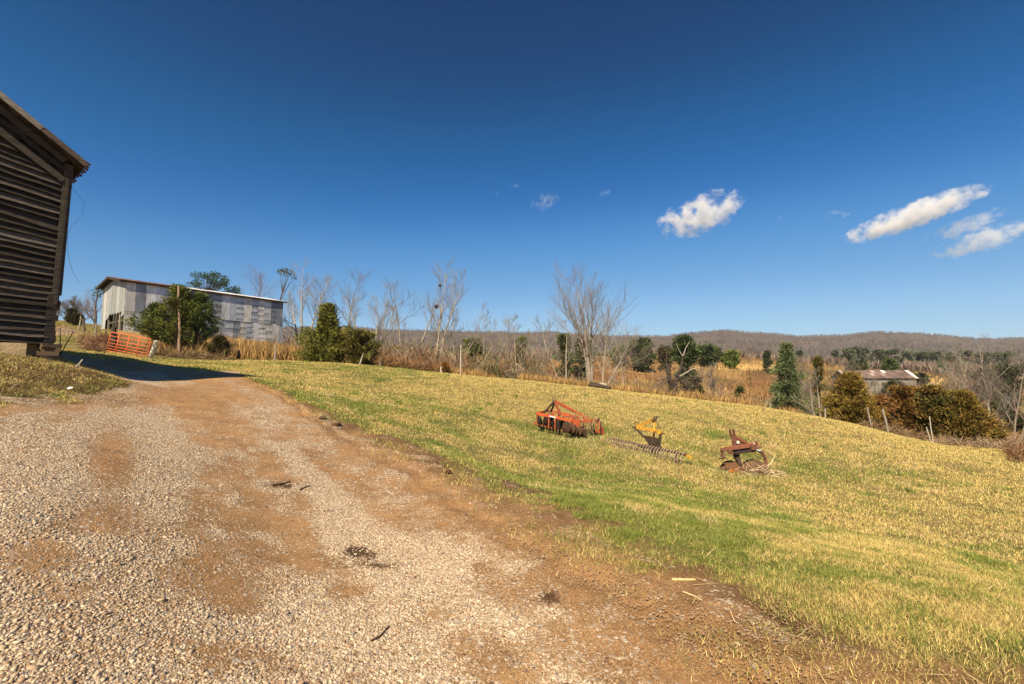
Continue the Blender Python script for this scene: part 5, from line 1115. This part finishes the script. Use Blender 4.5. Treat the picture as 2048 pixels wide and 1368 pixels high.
def disc_plow():
    Y = 12.5; q = lambda x, y, d=0: P(x, y, Y+d); g = G(1487, Y)
    t = thing('disc_plow', 'rusty brown two disc plow with an angled toolbar, rightmost of the implements', 'disc plow', g, 'farm implements parked in the field')
    def pm(name, f, m='rust'):
        mb = MB(); f(mb); return part(name, mb, M[m], t)
    C1 = (.27,.105,.06); C2 = (.17,.075,.05); C3 = (.06,.04,.03)
    def mast(mb):
        mb.cur = C2; mb.beam(q(1459.4, 859), q(1464, 876, .05), .035, .055, (0,1,0)); mb.beam(q(1466, 858.6), q(1469.5, 872, .05), .035, .055, (0,1,0)); mb.beam(q(1458.5, 869.6), q(1467, 868.6), .03, .03)
        v = [q(1462.6, 870), q(1468, 873), q(1490, 889.5, .04), q(1466, 893.5, .04)]; v2 = [x+A(0,.03,0) for x in v]; mb.add(v+v2, [(0,1,2,3), (7,6,5,4), (0,4,5,1), (1,5,6,2), (2,6,7,3), (3,7,4,0)])
        mb.cur = C1; mb.beam(q(1468.5, 872, .05), q(1496.5, 889.5, .25), .10, .065)
        mb.cur = (.6,.52,.44); mb.disc(q(1476.2, 884.6, -.02), (0,1,0), .045, 0, 12)
    pm('hitch_mast', mast)
    def bar_and_shadow(mb):
        mb.cur = C1; mb.beam(q(1451, 897.5, -.25), q(1495.5, 891.5), .10, .085); mb.beam(q(1494, 891, 0), q(1513.5, 888, .1), .11, .09)
        mb.cur = C2; mb.beam(q(1440.5, 898.6, -.2), q(1453, 899.4, -.25), .08, .075); mb.box(q(1504, 894, .02), A(.07,.02,0), A(0,.09,0), A(0,0,.07)); mb.box(q(1459, 902.5, -.2), A(.09,.02,-.05), A(0,.06,0), A(0,0,.045))
        mb.cur = C3; mb.beam(q(1463, 904, -.05), q(1503, 899.5, .15), .30, .07); mb.beam(q(1500, 898, .2), q(1520, 900.5, .2), .12, .06)  # dark beams stand in for the shadow under the toolbar
        mb.cur = C2; mb.beam(q(1511.5, 884.5, .05), q(1513.5, 898, .05), .06, .06, (0,1,0)); mb.beam(q(1509, 886, .1), q(1513, 886, .1), .05, .10); mb.tube([q(1511, 896), q(1524, 893.9)], [.035, .014], 7)
        mb.cur = (.6,.5,.4); mb.box(q(1508, 886.6, -.03), A(.012,0,0), A(0,.01,0), A(0,0,.035)); mb.cur = (.55,.6,.68); mb.tube([q(1513, 898.5), q(1517, 901), q(1522, 901)], .02, 6)
    pm('toolbar', bar_and_shadow)
    def drop(mb):
        mb.cur = C2; mb.beam(q(1443.6, 899.5, -.2), q(1446.5, 916.4, -.2), .055, .055, (0,1,0)); mb.cur = C3; mb.tube([q(1438.8, 917.6, -.2), q(1446, 916.6, -.2), q(1451.5, 914.8, -.2)], [.012, .028, .022], 7)
    pm('hitch_pin', drop)
    def std(mb): mb.cur = C3; mb.beam(q(1469, 902), q(1475.5, 918, -.05), .13, .10, (0,1,0)); mb.beam(q(1475, 917, -.05), q(1481, 931, -.12), .10, .09, (0,1,0))
    pm('standard', std)
    def arm(mb): mb.cur = C2; mb.tube([q(1517, 900.5, .2), q(1525, 906, .2), q(1530.5, 916, .15), q(1532.5, 927, .1), q(1532.8, 938, .05)], [.05, .045, .05, .045, .03], 6); mb.cur = C3; mb.beam(q(1521, 903, .12), q(1530, 918, .1), .03, .05)
    pm('standard', arm)
    pm('disc', lambda mb: (setattr(mb, 'cur', DS), mb.disc(q(1512, 932.5, 0), (-.12,-.62,.78), .32, -.09, 26, rim=0)))
    pm('disc', lambda mb: (setattr(mb, 'cur', (.14,.07,.035)), mb.disc(q(1463.5, 935, -.15), (-.30,-.62,.72), .29, -.085, 26)))
    def shadow_and_rust(mb): mb.cur = C3; mb.tube([q(1436, 937, -.1), q(1448, 940, -.15), q(1458, 938, -.1)], [.02, .04, .04], 6); mb.beam(q(1476, 936, -.1), q(1500, 944, -.2), .05, .04); mb.cur = (.42,.15,.035); mb.box(q(1466, 944, -.35), A(.13,.03,.02), A(0,.02,0), A(0,0,.07))  # dark tube stands in for the shadow beside the left disc; box rusty
    pm('disc_shadow_and_rust', shadow_and_rust)
    n = 170; PXr = rng.normal(1515, 26, n); PYr = rng.normal(946, 4, n); b = np.array([q(x, y, rng.uniform(-.45, .1)) for x, y in zip(PXr, PYr)]); b[:, 2] = np.maximum(b[:, 2], HT(b[:, 0], b[:, 1])+.02)
    d = np.c_[rng.normal(0, 1, n), rng.normal(0, 1, n), np.abs(rng.normal(.15, .35, n))]
    twigs(b, d, rng.uniform(.15, .6, n), np.full(n, .010), A(.66,.5,.32)*rng.uniform(.5, 1.2, (n, 1)), 'dry_vines', 'pale dead vines heaped over the discs of the rusty plow', 33, jit=.3)
disc_plow()
# ------------------------------------------------------------------ thin air over the valley
def haze():
    mb = MB(); mb.box(A(0, 0, 0), A(2700, 0, 0), A(0, 2700, 0), A(0, 0, 165)); o = link('haze', mb.mesh('haze'), None)
    m = bpy.data.materials.new('thin_haze'); m.use_nodes = True; N = m.node_tree.nodes; N.remove(N['Principled BSDF'])
    v = N.new('ShaderNodeVolumePrincipled'); v.inputs['Color'].default_value = (.85, .92, 1, 1); v.inputs['Density'].default_value = .00010
    m.node_tree.links.new(v.outputs[0], N['Material Output'].inputs['Volume']); o.data.materials.append(m); tag(o, kind='stuff', label='thin bluish air over the valley')
haze()
